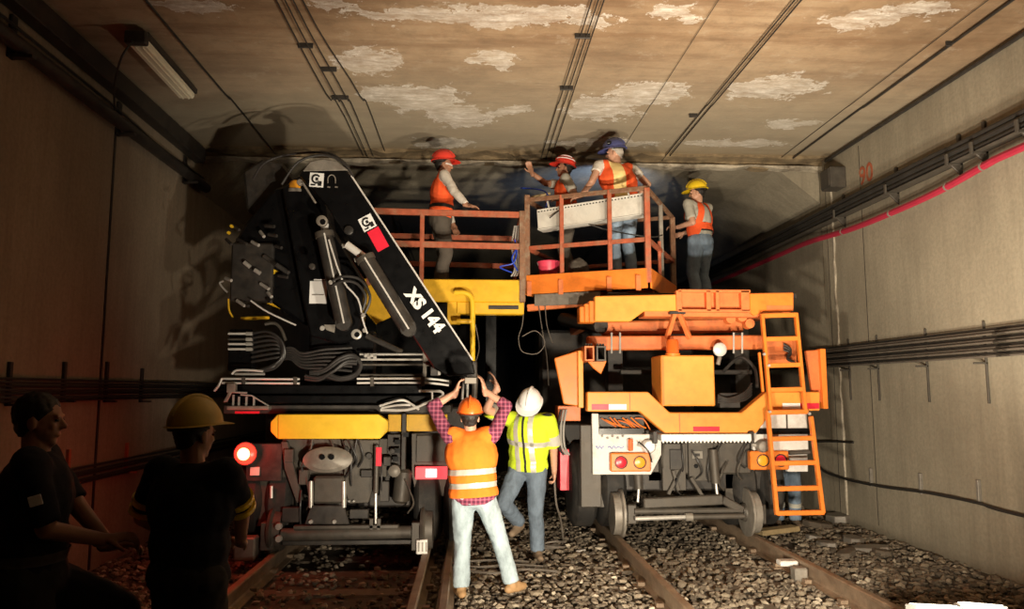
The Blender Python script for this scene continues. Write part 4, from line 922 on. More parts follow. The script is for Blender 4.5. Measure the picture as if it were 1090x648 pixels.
# ladder
ld = empty_child = None
YLt, YLb = YO-.06, YO-.32
def LP(x, y): return W(x, y, Y=YLt+(YLb-YLt)*(y-333)/(548-333))
lad = MB().bar(LP(811, 334), LP(820, 437), .035, .06).build('ladder', ORANGE, ot, .006)
MB().bar(LP(847, 333), LP(857, 437), .035, .06).build('stile', ORANGE, lad, .006)
MB().bar(LP(817, 437), LP(827, 548), .04, .06).build('stile', ORANGE, lad, .006)
MB().bar(LP(863, 443), LP(876, 546), .04, .06).build('stile', ORANGE, lad, .006)
MB().bar(LP(808, 375), LP(812, 417), .025, .04).build('stile', ORANGE, lad, .006)
for (x0, x1, y) in [(811, 848, 336), (813, 849, 361), (816, 852, 389), (819, 854, 415), (818, 860, 439), (821, 867, 467), (823, 869, 493), (826, 873, 520), (827, 877, 546)]:
    MB().bar(LP(x0, y), LP(x1, y-1), .05, .05).build('rung', ORANGE, lad, .006)
for (x, y) in [(812, 377), (817, 389), (818, 438), (860, 440)]: MB().lathe(LP(x, y)-V(0, .03, 0), (0, -1, 0), [(0, .018), (.02, .015)], 8).build('ladder_bolt', PIPE, lad, smooth=True)
B('ladder_back_plate', 814, 362, 848, 388, YO+.3, .05, SALMON, ot); 
for k in range(3): T('plate_cable', [(834, 366+3*k, YO+.25), (842, 372+2*k, YO+.22), (838, 380+k, YO+.22), (846, 386, YO+.25)], .012, CABLE, ot)
random.seed(31)
for k in range(10):
    x, y = random.uniform(706, 798), random.uniform(478, 520); dx = random.uniform(-12, 12)
    T('brake_hose', [(x, y-14, YO+.16), (x+dx*.6, y-3, YO+.12), (x+dx, y+9, YO+.14), (x+dx*.4, y+16, YO+.2)], .010, HOSE if k % 3 else GREY, ot)
# rail gear below
B('axle_box', 703, 470, 800, 505, YO+.25, .3, GREY, ot, .02)
B('hanger_plate', 705, 472, 730, 522, YO+.18, .06, GREY, ot)
B('hanger_slot', 713, 478, 727, 500, YO+.16, .03, DARK, ot); B('hanger_plate', 733, 470, 760, 512, YO+.2, .05, GREY, ot)
tg = B('maker_plate', 737, 480, 748, 488, YO+.185, .012, LGREY, ot, .002); B('plate_print', 740, 482.5, 745, 485.5, YO+.18, .006, DARK, tg, 0)
MB().lathe(W(741, 496, Y=YO+.19), (0, -1, 0), [(0, .025), (.006, .022)], 12).build('bolt_hole', BLACK, ot, smooth=True)
for (xa_, ya_, xb_, yb_) in [(720, 508, 711, 526), (735, 508, 749, 530), (716, 500, 722, 522)]: MB().bar(W(xa_, ya_, Y=YO+.15), W(xb_, yb_, Y=YO+.15), .05, .04).build('link_arm', GREY, ot, .006)
CY_('jack_cylinder', W(759, 478, Y=YO+.12), W(762, 514, Y=YO+.12), .05, GREY, ot); CY_('jack_rod', W(762, 514, Y=YO+.12), W(764, 531, Y=YO+.12), .014, CHROME, ot, 10)
CY_('jack_cylinder', W(679, 505, Y=YO+.12), W(680, 520, Y=YO+.12), .05, GREY, ot); CY_('jack_rod', W(680, 518, Y=YO+.12), W(679, 534, Y=YO+.12), .014, CHROME, ot, 10)
B('mud_flap', 772, 494, 800, 534, YO+.35, .04, GREY, ot); B('mud_flap', 690, 486, 704, 512, YO+.35, .04, GREY, ot)
MB().bar(W(684, 535, Y=YO+.12), W(768, 531, Y=YO+.12), .12, .11).build('axle_frame', GREY, ot, .012)
MB().bar(W(768, 531, Y=YO+.12), W(790, 543, Y=YO+.12), .1, .09).build('axle_frame', GREY, ot, .012)
CY_('axle_rod', W(675, 544, Y=YO+.1), W(790, 543, Y=YO+.1), .035, GREY, ot); CY_('tie_rod', W(676, 552, Y=YO+.02), W(733, 550, Y=YO+.02), .024, PIPE, ot); CY_('tie_rod', W(733, 550, Y=YO+.02), W(792, 549, Y=YO+.02), .03, GREY, ot)
MB().lathe(W(733, 550, Y=YO+.02)-V(.04, 0, 0), (1, 0, 0), [(0, .045), (.08, .045)], 14).build('tie_coupling', LGREY, ot, smooth=True)
for x, wx in ((655, 1.62), (793, 3.14)):
    s = 1 if wx < 2 else -1
    m = MB().lathe(V(wx-.05*s, YO+.22, .17+.23), (s, 0, 0), [(0, .08), (0, .225), (.075, .23), (.09, .262), (.115, .262), (.12, .21), (.125, .08)], 36)
    rw = m.build('rail_wheel', LGREY, ot, smooth=True)
    MB().lathe(V(wx+.06*s, YO+.22, .40), (s, 0, 0), [(0, .11), (.05, .09), (.06, .0)], 20).build('wheel_hub', PIPE if s > 0 else GREY, rw, smooth=True)
    B('axle_end', (668 if s > 0 else 800), 537, (678 if s > 0 else 816), 558, YO+.1, .22, GREY, ot, .012)
for x0 in (1.16, 1.48, 2.98, 3.30):
    m = MB().lathe(V(x0, 8.95, .655), (1, 0, 0), [(0, .25), (0, .40), (.04, .46), (.06, .48), (.24, .48), (.26, .46), (.29, .40), (.29, .25)], 36)
    ty = m.build('tyre', RUBBER, ot, smooth=True); MB().lathe(V(x0+.05, 8.95, .655), (1, 0, 0), [(0, .05), (0, .25), (.18, .25), (.18, .05)], 24).build('rim', GREY, ty, smooth=True)
B('mudguard', 618, 452, 640, 540, YO+.16, .05, GREY, ot, .01)
B('frame_side', 630, 505, 655, 540, YO+.35, .1, GREY, ot)
B('red_side_box', 594, 432, 618, 448, YO+.35, .3, SALMON, ot); B('red_side_box', 596, 478, 606, 522, YO+.6, .3, REDS, ot)
for k in range(3): T('side_hose', [(597+3*k, 436, YO+.3), (594+3*k, 455, YO+.28), (595+3*k, 475, YO+.28), (600+3*k, 484, YO+.3)], .012, PIPE if k else HOSE, ot)
# ---- work basket: a square cage turned on its slew ring
ZT, ZF = 4.06, 3.06
pR = W(688, 200, Z=ZT); pL = W(561, 213, Z=ZT)
u = V(pR.x-pL.x, pR.y-pL.y, 0); BL = u.length; u.normalize(); vv_ = V(-u.y, u.x, 0); BD = 1.6
cR = V(pR.x, pR.y, 0); cL = V(pL.x, pL.y, 0); cBR = cR+vv_*BD; cBL = cL+vv_*BD
bk_ = MB()
bf = MB(); c_ = (cR+cL+cBR+cBL)/4
bf.bar(V(*((cL+cBL)/2).xy, ZF-.02), V(*((cR+cBR)/2).xy, ZF-.02), BD, .04)
bas = bf.build('work_basket', DARK, ot, .004)
def bbar(name, p, q, w_, h_, mat): return MB().bar(p, q, w_, h_).build(name, mat, bas, .005)
def at(c, z): return V(c.x, c.y, z)
for (p, q) in ((cL, cR), (cR, cBR), (cBR, cBL), (cBL, cL)):
    for z_, h_ in ((ZT, .05), (ZF+.40, .05)): bbar('basket_rail', at(p, z_), at(q, z_), .045, h_, GRIMRAIL if z_ > 3.8 else RUSTRAIL)
    o_ = (q-p).normalized().cross(V(0, 0, 1))*.03
    bbar('toe_board', at(p, ZF-.05)+o_, at(q, ZF-.05)+o_, .02, .23, ORANGE)
for c0 in (cL, cR, cBR, cBL): bbar('basket_post', at(c0, ZF-.1), at(c0, ZT+(.06 if c0 is cL else 0)), .065, .065, GRIMRAIL if c0 is not cR else RUSTRAIL)
for f_ in (.30, .70): bbar('basket_post', at(cL.lerp(cR, f_), ZF-.1), at(cL.lerp(cR, f_), ZT+.02), .05, .05, RUSTRAIL)
bbar('basket_post', at(cR.lerp(cBR, .5), ZF-.1), at(cR.lerp(cBR, .5), ZT), .05, .05, LGREY)
bbar('basket_post', at(cR.lerp(cBR, .42), ZF-.1), at(cR.lerp(cBR, .42), ZF+.5), .04, .04, RUSTRAIL)
for f_ in (.03, .3, .7, .93): bbar('toe_bracket', at(cL.lerp(cR, f_), ZF-.19)-vv_*.045, at(cL.lerp(cR, f_), ZF-.01)-vv_*.045, .06, .02, SALMON)
bbar('under_beam', at(cL+u*.1, ZF-.24), at(cL.lerp(cR, .62), ZF-.24), .05, .14, LGREY)
bbar('under_beam', at(cL+vv_*.3, ZF-.2), at(cR+vv_*.3, ZF-.19), .1, .1, SALMON)
MB().lathe(at(c_, ZK), (0, 0, 1), [(0, .35), (ZF-ZK-.05, .35)], 24).build('slew_ring', DARK, bas, smooth=True)
bbar('under_arm', at(cL, ZF-.33), at(cR.lerp(cBR, .3), ZF-.2), .08, .08, SALMON)
# ================================================================== PEOPLE
UP = Vector((0, 0, 1))
def ell(mb, c, ax, n=14, m=10):
    """ellipsoid with three scaled axis vectors"""
    vs = []; fs = []
    for j in range(m+1):
        ph = math.pi*j/m-math.pi/2
        for i in range(n):
            t = 2*math.pi*i/n
            vs.append(Vector(c)+ax[0]*(math.cos(ph)*math.cos(t))+ax[1]*(math.cos(ph)*math.sin(t))+ax[2]*(math.sin(ph)*.9999))
    flip = ax[0].cross(ax[1]).dot(ax[2]) < 0
    for j in range(m):
        for i in range(n):
            q = (j*n+i, j*n+(i+1) % n, (j+1)*n+(i+1) % n, (j+1)*n+i); fs.append(q[::-1] if flip else q)
    mb.add(vs, fs)
def cap(mb, p, q, r0, r1, rnd=(1, 1), n=12):
    """tapered capsule; a zero in rnd gives that end a flat cut"""
    p, q = Vector(p), Vector(q); d = q-p; L = d.length
    if L < 1e-5: return
    d /= L; a = d.orthogonal().normalized(); b = d.cross(a); prof = []
    if rnd[0]: prof += [(-r0*math.cos(t), r0*math.sin(t)) for t in (.05, .5, 1.0)]
    else: prof.append((0, 1e-4))
    prof += [(0, r0), (L, r1)]
    if rnd[1]: prof += [(L+r1*math.cos(t), r1*math.sin(t)) for t in (1.0, .5, .05)]
    else: prof.append((L, 1e-4))
    mb.lathe(p, d, prof, n)
def remesh(mb, vox, smooth=2, disp=0, dscale=9., cut=None, seed=0):
    me = bpy.data.meshes.new('raw'); me.from_pydata([tuple(v) for v in mb.v], [], mb.f)
    bm = bmesh.new(); bm.from_mesh(me); bmesh.ops.remove_doubles(bm, verts=bm.verts, dist=1e-5); bmesh.ops.recalc_face_normals(bm, faces=bm.faces); bm.to_mesh(me); bm.free()
    tmp = bpy.data.objects.new('raw', me); C.objects.link(tmp)
    md = tmp.modifiers.new('r', 'REMESH'); md.mode = 'VOXEL'; md.voxel_size = vox
    dg = bpy.context.evaluated_depsgraph_get(); dg.update()
    out = bpy.data.meshes.new_from_object(tmp.evaluated_get(dg))
    bpy.data.objects.remove(tmp); bpy.data.meshes.remove(me)
    bm = bmesh.new(); bm.from_mesh(out)
    for _ in range(smooth): bmesh.ops.smooth_vert(bm, verts=bm.verts, factor=.5, use_axis_x=True, use_axis_y=True, use_axis_z=True)
    if disp:
        bm.normal_update()
        for v in bm.verts:
            k = noise.noise((v.co.x*dscale+seed, v.co.y*dscale, v.co.z*dscale*.8))+.5*noise.noise((v.co.x*dscale*2.3, v.co.y*dscale*2.3+seed, v.co.z*dscale*2.6))
            v.co += v.normal*disp*k
    for pt, nr in (cut or []):
        g = bm.verts[:]+bm.edges[:]+bm.faces[:]
        bmesh.ops.bisect_plane(bm, geom=g, plane_co=pt, plane_no=nr, clear_outer=True)
        be = [e for e in bm.edges if e.is_boundary]
        if be: bmesh.ops.holes_fill(bm, edges=be, sides=0)
    for f in bm.faces: f.smooth = True
    bm.to_mesh(out); bm.free(); return out
def ik(a, t, l1, l2, hint):
    a, t = Vector(a), Vector(t); d = t-a; D = d.length
    mx = (l1+l2)*.995
    if D > mx: d = d*(mx/D); D = mx; t = a+d
    mn = abs(l1-l2)*1.05
    if D < mn: d = d*(mn/D); D = mn; t = a+d
    x = (l1*l1-l2*l2+D*D)/(2*D); h = math.sqrt(max(0, l1*l1-x*x)); dn = d/D
    hv = Vector(hint); hv = hv-dn*hv.dot(dn)
    if hv.length < 1e-4: hv = dn.orthogonal()
    return a+dn*x+hv.normalized()*h, t
class Person:
    def __init__(s, base, H, f, label, lean=(0, 0, 0), wide=1.0, group=None, feet=None):
        s.base = Vector(base); s.H = H; s.k = H/1.75; s.wide = wide
        s.f = Vector((f[0], f[1], 0)).normalized(); s.r = s.f.cross(UP)
        ln = Vector(lean); b = s.base; k = s.k
        s.pel = b+UP*.93*k; s.wai = b+UP*1.08*k+ln*.35; s.che = b+UP*1.27*k+ln*.75; s.nek = b+UP*1.46*k+ln
        s.hc = b+UP*1.612*k+ln*1.15; s.hf = s.f.copy(); s.hu = UP.copy()
        s.sp = (s.nek-s.pel).normalized()
        s.sh = {}; s.el = {}; s.wr = {}; s.hip = {}; s.kn = {}; s.an = {}; s.hand = {}; s.toe = {}
        for n, g in (('R', 1), ('L', -1)):
            s.sh[n] = b+UP*1.435*k+ln*.95+s.r*g*.198*k*wide
            s.hip[n] = s.pel+s.r*g*.095*k-UP*.03*k
            s.arm(n, s.sh[n]+s.r*g*.09*k-UP*.54*k+s.f*.06, -s.f+s.r*g*.3)
            s.leg(n, b+s.r*g*.11*k+UP*.085*k, s.f)
        s.root = empty('person', s.base, label, 'person', group)
    def arm(s, n, wrist, hint, hand=None, curl=.35, palm=None):
        s.el[n], s.wr[n] = ik(s.sh[n], wrist, .30*s.k, .255*s.k, hint)
        d = (s.wr[n]-s.el[n]).normalized() if hand is None else Vector(hand).normalized()
        pn = Vector(palm) if palm is not None else -s.r*(1 if n == 'R' else -1)
        s.hand[n] = (d, pn, curl)
    def leg(s, n, ankle, hint, toe=None):
        s.kn[n], s.an[n] = ik(s.hip[n], ankle, .418*s.k, .408*s.k, hint); s.toe[n] = Vector(toe) if toe is not None else s.f+s.r*(.12 if n == 'R' else -.12)
    def look(s, f, up=(0, 0, 1), shift=(0, 0, 0)):
        s.hf = Vector(f).normalized(); u = Vector(up); s.hu = (u-s.hf*u.dot(s.hf)).normalized(); s.hc = s.hc+Vector(shift)
    # ---- volumes
    def torso(s, mb, i, lo=True, sho=1.0):
        k = s.k; w_ = s.wide; r, f, sp = s.r, s.f, s.sp
        ell(mb, s.pel, (r*(.178*k*w_+i), f*(.128*k*w_+i), UP*(.12*k+i)))
        ell(mb, s.wai, (r*(.172*k*w_+i), f*(.130*k*w_+i), sp*(.17*k+i)))
        ell(mb, s.che, (r*(.195*k*w_+i), f*(.135*k*w_+i), sp*(.20*k+i)))
        a = s.nek-sp*.06*k
        for n in 'RL':
            q = s.che.lerp(s.sh[n], sho)+sp*.0
            cap(mb, s.nek-sp*.085*k, a.lerp(s.sh[n], sho*.93), .062*k+i, .056*k+i)
            cap(mb, s.che+sp*.05*k, a.lerp(s.sh[n], sho*.86), .10*k+i, .066*k+i)
    def armv(s, mb, n, i, to=1.0, flat=False):
        """to: 0..1 upper arm, 1..2 forearm"""
        k = s.k
        if to <= 1: cap(mb, s.sh[n], s.sh[n].lerp(s.el[n], to), .056*k+i, .05*k+i*1.3, (1, 0 if flat else 1)); return
        cap(mb, s.sh[n], s.el[n], .055*k+i, .044*k+i)
        e = s.el[n].lerp(s.wr[n], to-1); cap(mb, s.el[n], e, .043*k+i, (.043-.013*(to-1))*k+i, (1, 0 if flat else 1))
    def legv(s, mb, n, i, to=1.0, flat=False):
        k = s.k
        cap(mb, s.hip[n], s.kn[n], .094*k+i, .064*k+i); e = s.kn[n].lerp(s.an[n], to)
        m_ = s.kn[n].lerp(s.an[n], .35)-s.f*.012*k
        cap(mb, s.kn[n], m_, .062*k+i, .060*k+i); cap(mb, m_, e, .060*k+i, .046*k+i*1.6, (1, 0 if flat else 1))
    def handv(s, mb, n):
        d, pn, curl = s.hand[n]; k = s.k; w0 = s.wr[n]; d = Vector(d).normalized(); pn = Vector(pn); pn = (pn-d*pn.dot(d)).normalized()
        g = 1 if n == 'R' else -1
        wv = d.cross(pn)*(-g)       # towards the thumb
        ell(mb, w0+d*.05*k, (d*.056*k, wv*.042*k, pn*.019*k)); cap(mb, w0-d*.03*k, w0+d*.03*k, .028*k, .026*k)
        for j, (o, L) in enumerate(((.033, .074), (.011, .084), (-.011, .078), (-.032, .062))):
            p = w0+d*.088*k+wv*o*k; dd = (d+wv*o*2.2).normalized(); an = curl*.5
            for sg, (fr, r0, r1) in enumerate(((.45, .0105, .0098), (.3, .0098, .009), (.25, .009, .008))):
                dd = (Matrix.Rotation(-an, 3, dd.cross(pn)*-1) @ dd) if abs(an) > 1e-3 else dd
                q = p+dd*L*fr*k; cap(mb, p, q, r0*k, r1*k, n=8); p = q; an = curl
        p = w0+d*.025*k+wv*.03*k; dd = (d*.65+wv*.75+pn*.3).normalized(); q = p+dd*.045*k; cap(mb, p, q, .014*k, .012*k, n=8)
        dd = (dd*.6+d*.5+pn*(.3+curl*.3)).normalized(); cap(mb, q, q+dd*.034*k, .012*k, .0095*k, n=8)
    def body(s, mat, vox=.0075, hands='RL', sole=True):
        k = s.k; mb = MB(); h, f, u_ = s.hc, s.hf, s.hu; r = f.cross(u_)
        s.torso(mb, -.012)
        for n in 'RL':
            s.armv(mb, n, 0, 2.0)
            s.legv(mb, n, -.008)
            cap(mb, s.an[n]-UP*.03*k, s.an[n]+s.toe[n].normalized()*.11*k-UP*.045*k, .033*k, .026*k)
            if n in hands: s.handv(mb, n)
        cap(mb, s.nek-s.sp*.04*k, h-u_*.05*k-f*.012*k, .062*k, .056*k)
        ell(mb, h+u_*.028*k-f*.008*k, (r*.076*k, f*.096*k, u_*.092*k))                  # cranium
        ell(mb, h-u_*.035*k+f*.022*k, (r*.064*k, f*.070*k, u_*.078*k))                  # face
        ell(mb, h-u_*.092*k+f*.052*k, (r*.034*k, f*.032*k, u_*.026*k))                  # chin
        cap(mb, h+u_*.012*k+f*.086*k, h-u_*.024*k+f*.108*k, .009*k, .0135*k)            # nose
        ell(mb, h-u_*.028*k+f*.098*k, (r*.019*k, f*.012*k, u_*.010*k))
        ell(mb, h-u_*.061*k+f*.082*k, (r*.026*k, f*.013*k, u_*.011*k))                  # mouth
        cap(mb, h+u_*.024*k+f*.083*k-r*.04*k, h+u_*.024*k+f*.083*k+r*.04*k, .010*k, .010*k)  # brow
        for g in (-1, 1):
            ell(mb, h-u_*.012*k-f*.005*k+r*g*.078*k, (r*.011*k, (f*.9-u_*.1)*.024*k, u_*.034*k))
            ell(mb, h-u_*.02*k+f*.065*k+r*g*.038*k, (r*.02*k, f*.018*k, u_*.02*k))
        me = remesh(mb, vox, 1)
        s.bo = link('body', me, mat, s.root)
        for g in (-1, 1):
            m = MB(); ell(m, h+u_*.004*k+f*.083*k+r*g*.032*k, (r*.014*k, f*.010*k, u_*.007*k)); m.build('eye', EYE, s.bo, smooth=True)
        s.hr = r; return s.bo
    def hair(s, mat, full=False):
        m = MB(); h, f, u_, r, k = s.hc, s.hf, s.hu, s.hr, s.k
        ell(m, h+u_*(.035 if full else .02)*k-f*.016*k, (r*.084*k, f*.1*k, u_*(.098 if full else .09)*k), 20, 14)
        ell(m, h-u_*.03*k-f*.045*k, (r*.07*k, f*.05*k, u_*.06*k))
        me = remesh(m, .008, 1, .006, 40, cut=[(h+f*(.055 if full else .02)*k+u_*.04*k, f*.75-u_*.66), (h-u_*.075*k, -u_)])
        return link('hair', me, mat, s.root)
    def helmet(s, mat, stripe=None, lamp=False, tilt=.0):
        k = s.k*1.10; f, u_ = s.hf, s.hu; r = f.cross(u_)
        u2 = (u_-f*tilt).normalized(); f2 = (f+u_*tilt).normalized()
        c = s.hc+u_*.052*k-f*.004*k; n = 32; prof = []
        vs = []; fs = []
        rows = [(1.0, -.005, 1), (1.0, 0, 0)]+[(math.cos(t), math.sin(t)*.125, 0) for t in np.linspace(0.05, 1.5, 9)]
        for (sc, hh, br) in rows:
            for i in range(n):
                t = 2*math.pi*i/n; x, y = math.cos(t), math.sin(t)
                fl_ = (.014+.05*max(0, y)**2) if br else 0
                vs.append(c+r*x*(.105*sc+fl_)*k+f2*y*(.132*sc+fl_)*k+u2*(hh-(.012*max(0, y)**2 if br else 0))*k)
        m_ = len(rows)
        # thickness under the brim
        for i in range(n):
            t = 2*math.pi*i/n; x, y = math.cos(t), math.sin(t); vs.append(c+r*x*.098*k+f2*y*.124*k-u2*.008*k)
        for j in range(m_-1):
            for i in range(n): fs.append((j*n+i, j*n+(i+1) % n, (j+1)*n+(i+1) % n, (j+1)*n+i))
        fs.append(tuple(range((m_-1)*n, m_*n)))
        for i in range(n): fs.append((m_*n+i, m_*n+(i+1) % n, (i+1) % n, i))
        hm = MB().add(vs, fs).build('hard_hat', mat, s.root, smooth=True)
        rid = [c+f2*.132*math.cos(t)*k+u2*(.125*math.sin(t)+.004)*k for t in np.linspace(.35, math.pi-.35, 11)]
        MB().tube(rid, .011*k, 8).build('crown_ridge', mat, hm, smooth=True)
        sh_ = MB().tube([c+r*.095*k*math.cos(t)+f2*.122*k*math.sin(t)-u2*.016*k for t in np.linspace(math.pi, 2*math.pi, 13)], .008*k, 6); sh_.build('headband', DARK, hm, smooth=True)
        if stripe:
            for t0 in (.55, 1.0):
                q = [c+r*(.107*math.cos(t0)*math.cos(t))*k+f2*(.134*math.cos(t0)*math.sin(t))*k+u2*(.127*math.sin(t0))*k for t in np.linspace(0, 2*math.pi, 25)]
                MB().tube(q, .006*k, 6).build('white_stripe', stripe, hm, smooth=True)
        if lamp:
            p = c-r*.11*k+u2*.05*k+f2*.03*k
            MB().lathe(p, f2, [(-.02, .012), (0, .026), (.03, .026)], 14).build('cap_lamp', BLACK, hm, smooth=True)
        return hm
    def shirt(s, mat, sleeve=2.0, hem=-.10, i=.010, vox=.013, disp=.007):
        m = MB(); s.torso(m, i)
        for n in 'RL': s.armv(m, n, .013, sleeve, True)
        cap(m, s.nek-s.sp*.05*s.k, s.nek+s.sp*.015*s.k, .078*s.k, .070*s.k, (1, 0))
        me = remesh(m, vox, 2, disp, 11, cut=[(s.pel+UP*hem*s.k, -s.sp)], seed=s.base.x); s.top = link('shirt', me, mat, s.root); return s.top
    def trousers(s, mat, to=1.0, i=.012, vox=.013, disp=.008, flare=1.0):
        m = MB(); k = s.k
        ell(m, s.pel, (s.r*(.180*k*s.wide+i), s.f*(.130*k*s.wide+i), UP*(.125*k+i)))
        cap(m, s.pel, s.wai, .14*k, .14*k, (1, 0))
        for n in 'RL': s.legv(m, n, i*flare, to, True)
        me = remesh(m, vox, 2, disp, 10, cut=[(s.pel+UP*.13*k, s.sp)], seed=s.base.y*3); return link('trousers', me, mat, s.root)
    def vest(s, mat, hem=-.06, i=.024, stripes=(), tape=SILVER, straps=None, sho=.82, name='vest', sleeve=None, disp=.006, vneck=.55):
        m = MB(); s.torso(m, i, sho=sho)
        if sleeve:
            for n in 'RL': s.armv(m, n, .024, sleeve, True)
        cut = [(s.pel+UP*hem*s.k, -s.sp), (s.nek+s.sp*.045*s.k, (s.sp+s.f*vneck).normalized())]
        me = remesh(m, .013, 2, disp, 8, cut=cut, seed=s.base.x*5)
        v = link(name, me, mat, s.root)
        for (z0, z1) in stripes: s.band(v, me, s.pel+s.sp*z0*s.k, s.sp, z1*s.k, tape)
        for g in (straps or ()): s.band(v, me, s.che+s.r*g*.10*s.k-s.r*.024*s.k, s.r, .05*s.k, tape)
        return v
    def band(s, par, me, co, nr, width, mat, name='reflective_stripe', off=.004):
        bm = bmesh.new(); bm.from_mesh(me); o = ORG[par]
        nr = Vector(nr).normalized(); co = Vector(co)-o
        bm.normal_update()
        for p_, n_ in ((co, -nr), (co+nr*width, nr)):
            bmesh.ops.bisect_plane(bm, geom=bm.verts[:]+bm.edges[:]+bm.faces[:], plane_co=p_, plane_no=n_, clear_outer=True)
        bm.normal_update()
        for v in bm.verts: v.co += v.normal*off
        for f in bm.faces: f.smooth = True
        m2 = bpy.data.meshes.new(name); bm.to_mesh(m2); bm.free()
        if len(m2.polygons) == 0: return
        m2.transform(Matrix.Translation(o)); return link(name, m2, mat, par)
    def boots(s, mat, high=.06):
        k = s.k
        for n in 'RL':
            m = MB(); t = s.toe[n].normalized(); a = s.an[n]; t = Vector((t.x, t.y, t.z))
            sh = (a-s.kn[n]).normalized() if (a-s.kn[n]).length > 0 else -UP
            cap(m, a-sh*high*k, a+sh*.02*k, .046*k, .046*k, (0, 1))
            cap(m, a-t*.045*k-UP*.045*k, a+t*.07*k-UP*.043*k, .041*k, .043*k); cap(m, a+t*.05*k-UP*.046*k, a+t*.155*k-UP*.05*k, .045*k, .036*k)
            cap(m, a, a+t*.09*k-UP*.03*k, .044*k, .036*k)
            flat = a.z-.083*k
            me = remesh(m, .011, 1, .0, cut=[(Vector((a.x, a.y, flat)), -UP)] if abs(t.z) < .2 else None)
            b_ = link('boot', me, mat, s.root)
    def belt(s, par, mat, z=.09): s.band(par, par.data, s.pel+s.sp*z*s.k, s.sp, .04*s.k, mat, 'belt', .006)
def flat3(v): return Vector((v.x, v.y, 0))

# --- pale-jeaned worker in the foreground, back to us, holding a phone up
aL, aR = W(491, 626, Z=.085), W(546, 624, Z=.085)
mid = (flat3(aL)+flat3(aR))/2; mid.z = 0; hipx = W(504, 545, Y=mid.y).x
pa_ = Person((hipx, mid.y, 0), 1.64, (.03, 1), 'worker in orange hard hat and pale jeans raising a phone, seen from behind', lean=(-.03, .02, 0), wide=1.1)
pa_.leg('L', aL, pa_.f, (-.25, 1, 0)); pa_.leg('R', aR, pa_.f+pa_.r*.3, (.75, .7, 0))
for n in 'RL': pa_.sh[n] += UP*.03
PH = W(501, 405, Y=mid.y+.17)
pa_.arm('L', W(485, 418, Y=mid.y+.16), (-1, -.1, -.25), (.28, .15, 1), .5, (1, .1, 0)); pa_.arm('R', W(516, 416, Y=mid.y+.16), (1, -.1, -.3), (-.22, .15, 1), .35, (-1, .3, 0))
pa_.look((.05, 1, .12)); pa_.body(SKIN, .0065); pa_.hair(HAIR); pa_.helmet(HORANGE)
pa_.shirt(PLAID, 1.35, -.10, .024); tr = pa_.trousers(JEANL, .98, .016, flare=1.1)
pa_.vest(VESTL, -.03, .036, stripes=((.05, .05), (.17, .05)), tape=SILVER); pa_.boots(TANB)
ph = empty('phone', PH, 'small grey phone held up by the pale-jeaned worker', 'phone')
MB().box(PH+V(-.055, -.006, -.03), PH+V(.055, .006, .03)).build('case', GREY, ph, .005); MB().box(PH+V(-.05, -.0085, -.025), PH+V(.05, -.006, .025)).build('screen', LGREY, ph, .001)

# --- worker in the lime jacket and white hard hat, facing us with bowed head
aL = W(572, 586, Z=.085); bx = W(563, 500, Y=aL.y).x
pb_ = Person((bx-.01, aL.y-.02, 0), 1.82, (-.42, -.9), 'worker in lime jacket and white hard hat, head bowed, holding a cable', lean=(.0, -.10, -.05), wide=1.08)
pb_.leg('L', aL, pb_.f, (.1, -1, 0)); pb_.leg('R', W(553, 556, Y=aL.y+.12), pb_.f+V(-.2, 0, 0), (-.55, -.8, -.25))
pb_.arm('R', W(529, 412, Y=aL.y-.28), (-.4, .3, -.8), (-.35, -.15, 1), .25, (-1, -.2, 0)); pb_.arm('L', W(590, 502, Y=aL.y-.02), (.6, .6, 0), (0, -.1, -1), 1.0, (-1, 0, 0))
pb_.look((-.30, -.75, -.62), (0, -.5, 1), (.01, -.02, -.035)); pb_.body(SKIN, .007); pb_.hair(HAIR); pb_.helmet(HWHITE)
pb_.shirt(DTROUS, .6, -.08); pb_.trousers(JEANB, .98, .016, flare=1.1)
jk = pb_.vest(LIME, -.03, .026, stripes=((.22, .055),), tape=SILVER, straps=(-.75, .75), sho=.95, name='jacket', sleeve=.98, vneck=.1); pb_.boots(BRNB)
pb_.band(jk, jk.data, pb_.che-pb_.r*.012, pb_.r, .024, DTROUS, 'zip_line', .006)
col_b = MB().tube([pb_.nek+pb_.sp*.03+pb_.r*.085*math.cos(t)+pb_.f*.085*math.sin(t) for t in np.linspace(0, 2*math.pi, 20)], .022, 8).build('collar', GTROUS, jk, smooth=True)
for n in 'RL':
    e, q = pb_.sh[n].lerp(pb_.el[n], .55), pb_.sh[n].lerp(pb_.el[n], .75)
    MB().cyl(e, q, .083*pb_.k, .081*pb_.k, 20).build('sleeve_stripe', SILVER, jk, smooth=True)

# --- red-helmeted man on the yellow deck
c0 = W(468, 300, Y=9.05)
pc_ = Person((c0.x, 9.05, ZD), 1.74, (1, .12), 'man in red hard hat and white shirt leaning on the deck railing', lean=(.03, 0, 0))
pc_.arm('R', W(499, 221, Y=YD+.07), (-.6, -.3, -.5), (1, -.1, -.25), .3, (0, -.1, -1)); pc_.arm('L', W(484, 245, Y=9.22), (-.5, .4, -.4))
pc_.look((1, .05, -.05)); pc_.body(SKIND, .008); pc_.hair(HAIR); hm = pc_.helmet(HRED, tilt=.05)
gl_ = MB().tube([pc_.hc+pc_.hf*.1+pc_.hr*.06*t_+UP*.006-pc_.hf*.05*abs(t_)**2 for t_ in np.linspace(-1.25, 1.25, 9)], .011, 6); gl_.build('safety_glasses', CHROME, pc_.root, smooth=True)
pc_.shirt(WHITESH, 1.95, -.09); pc_.trousers(GTROUS, .98, .02, flare=1.2); v_ = pc_.vest(VESTO, .0, .022, stripes=()); pc_.belt(v_, BLKB, .12); pc_.boots(BLKB)

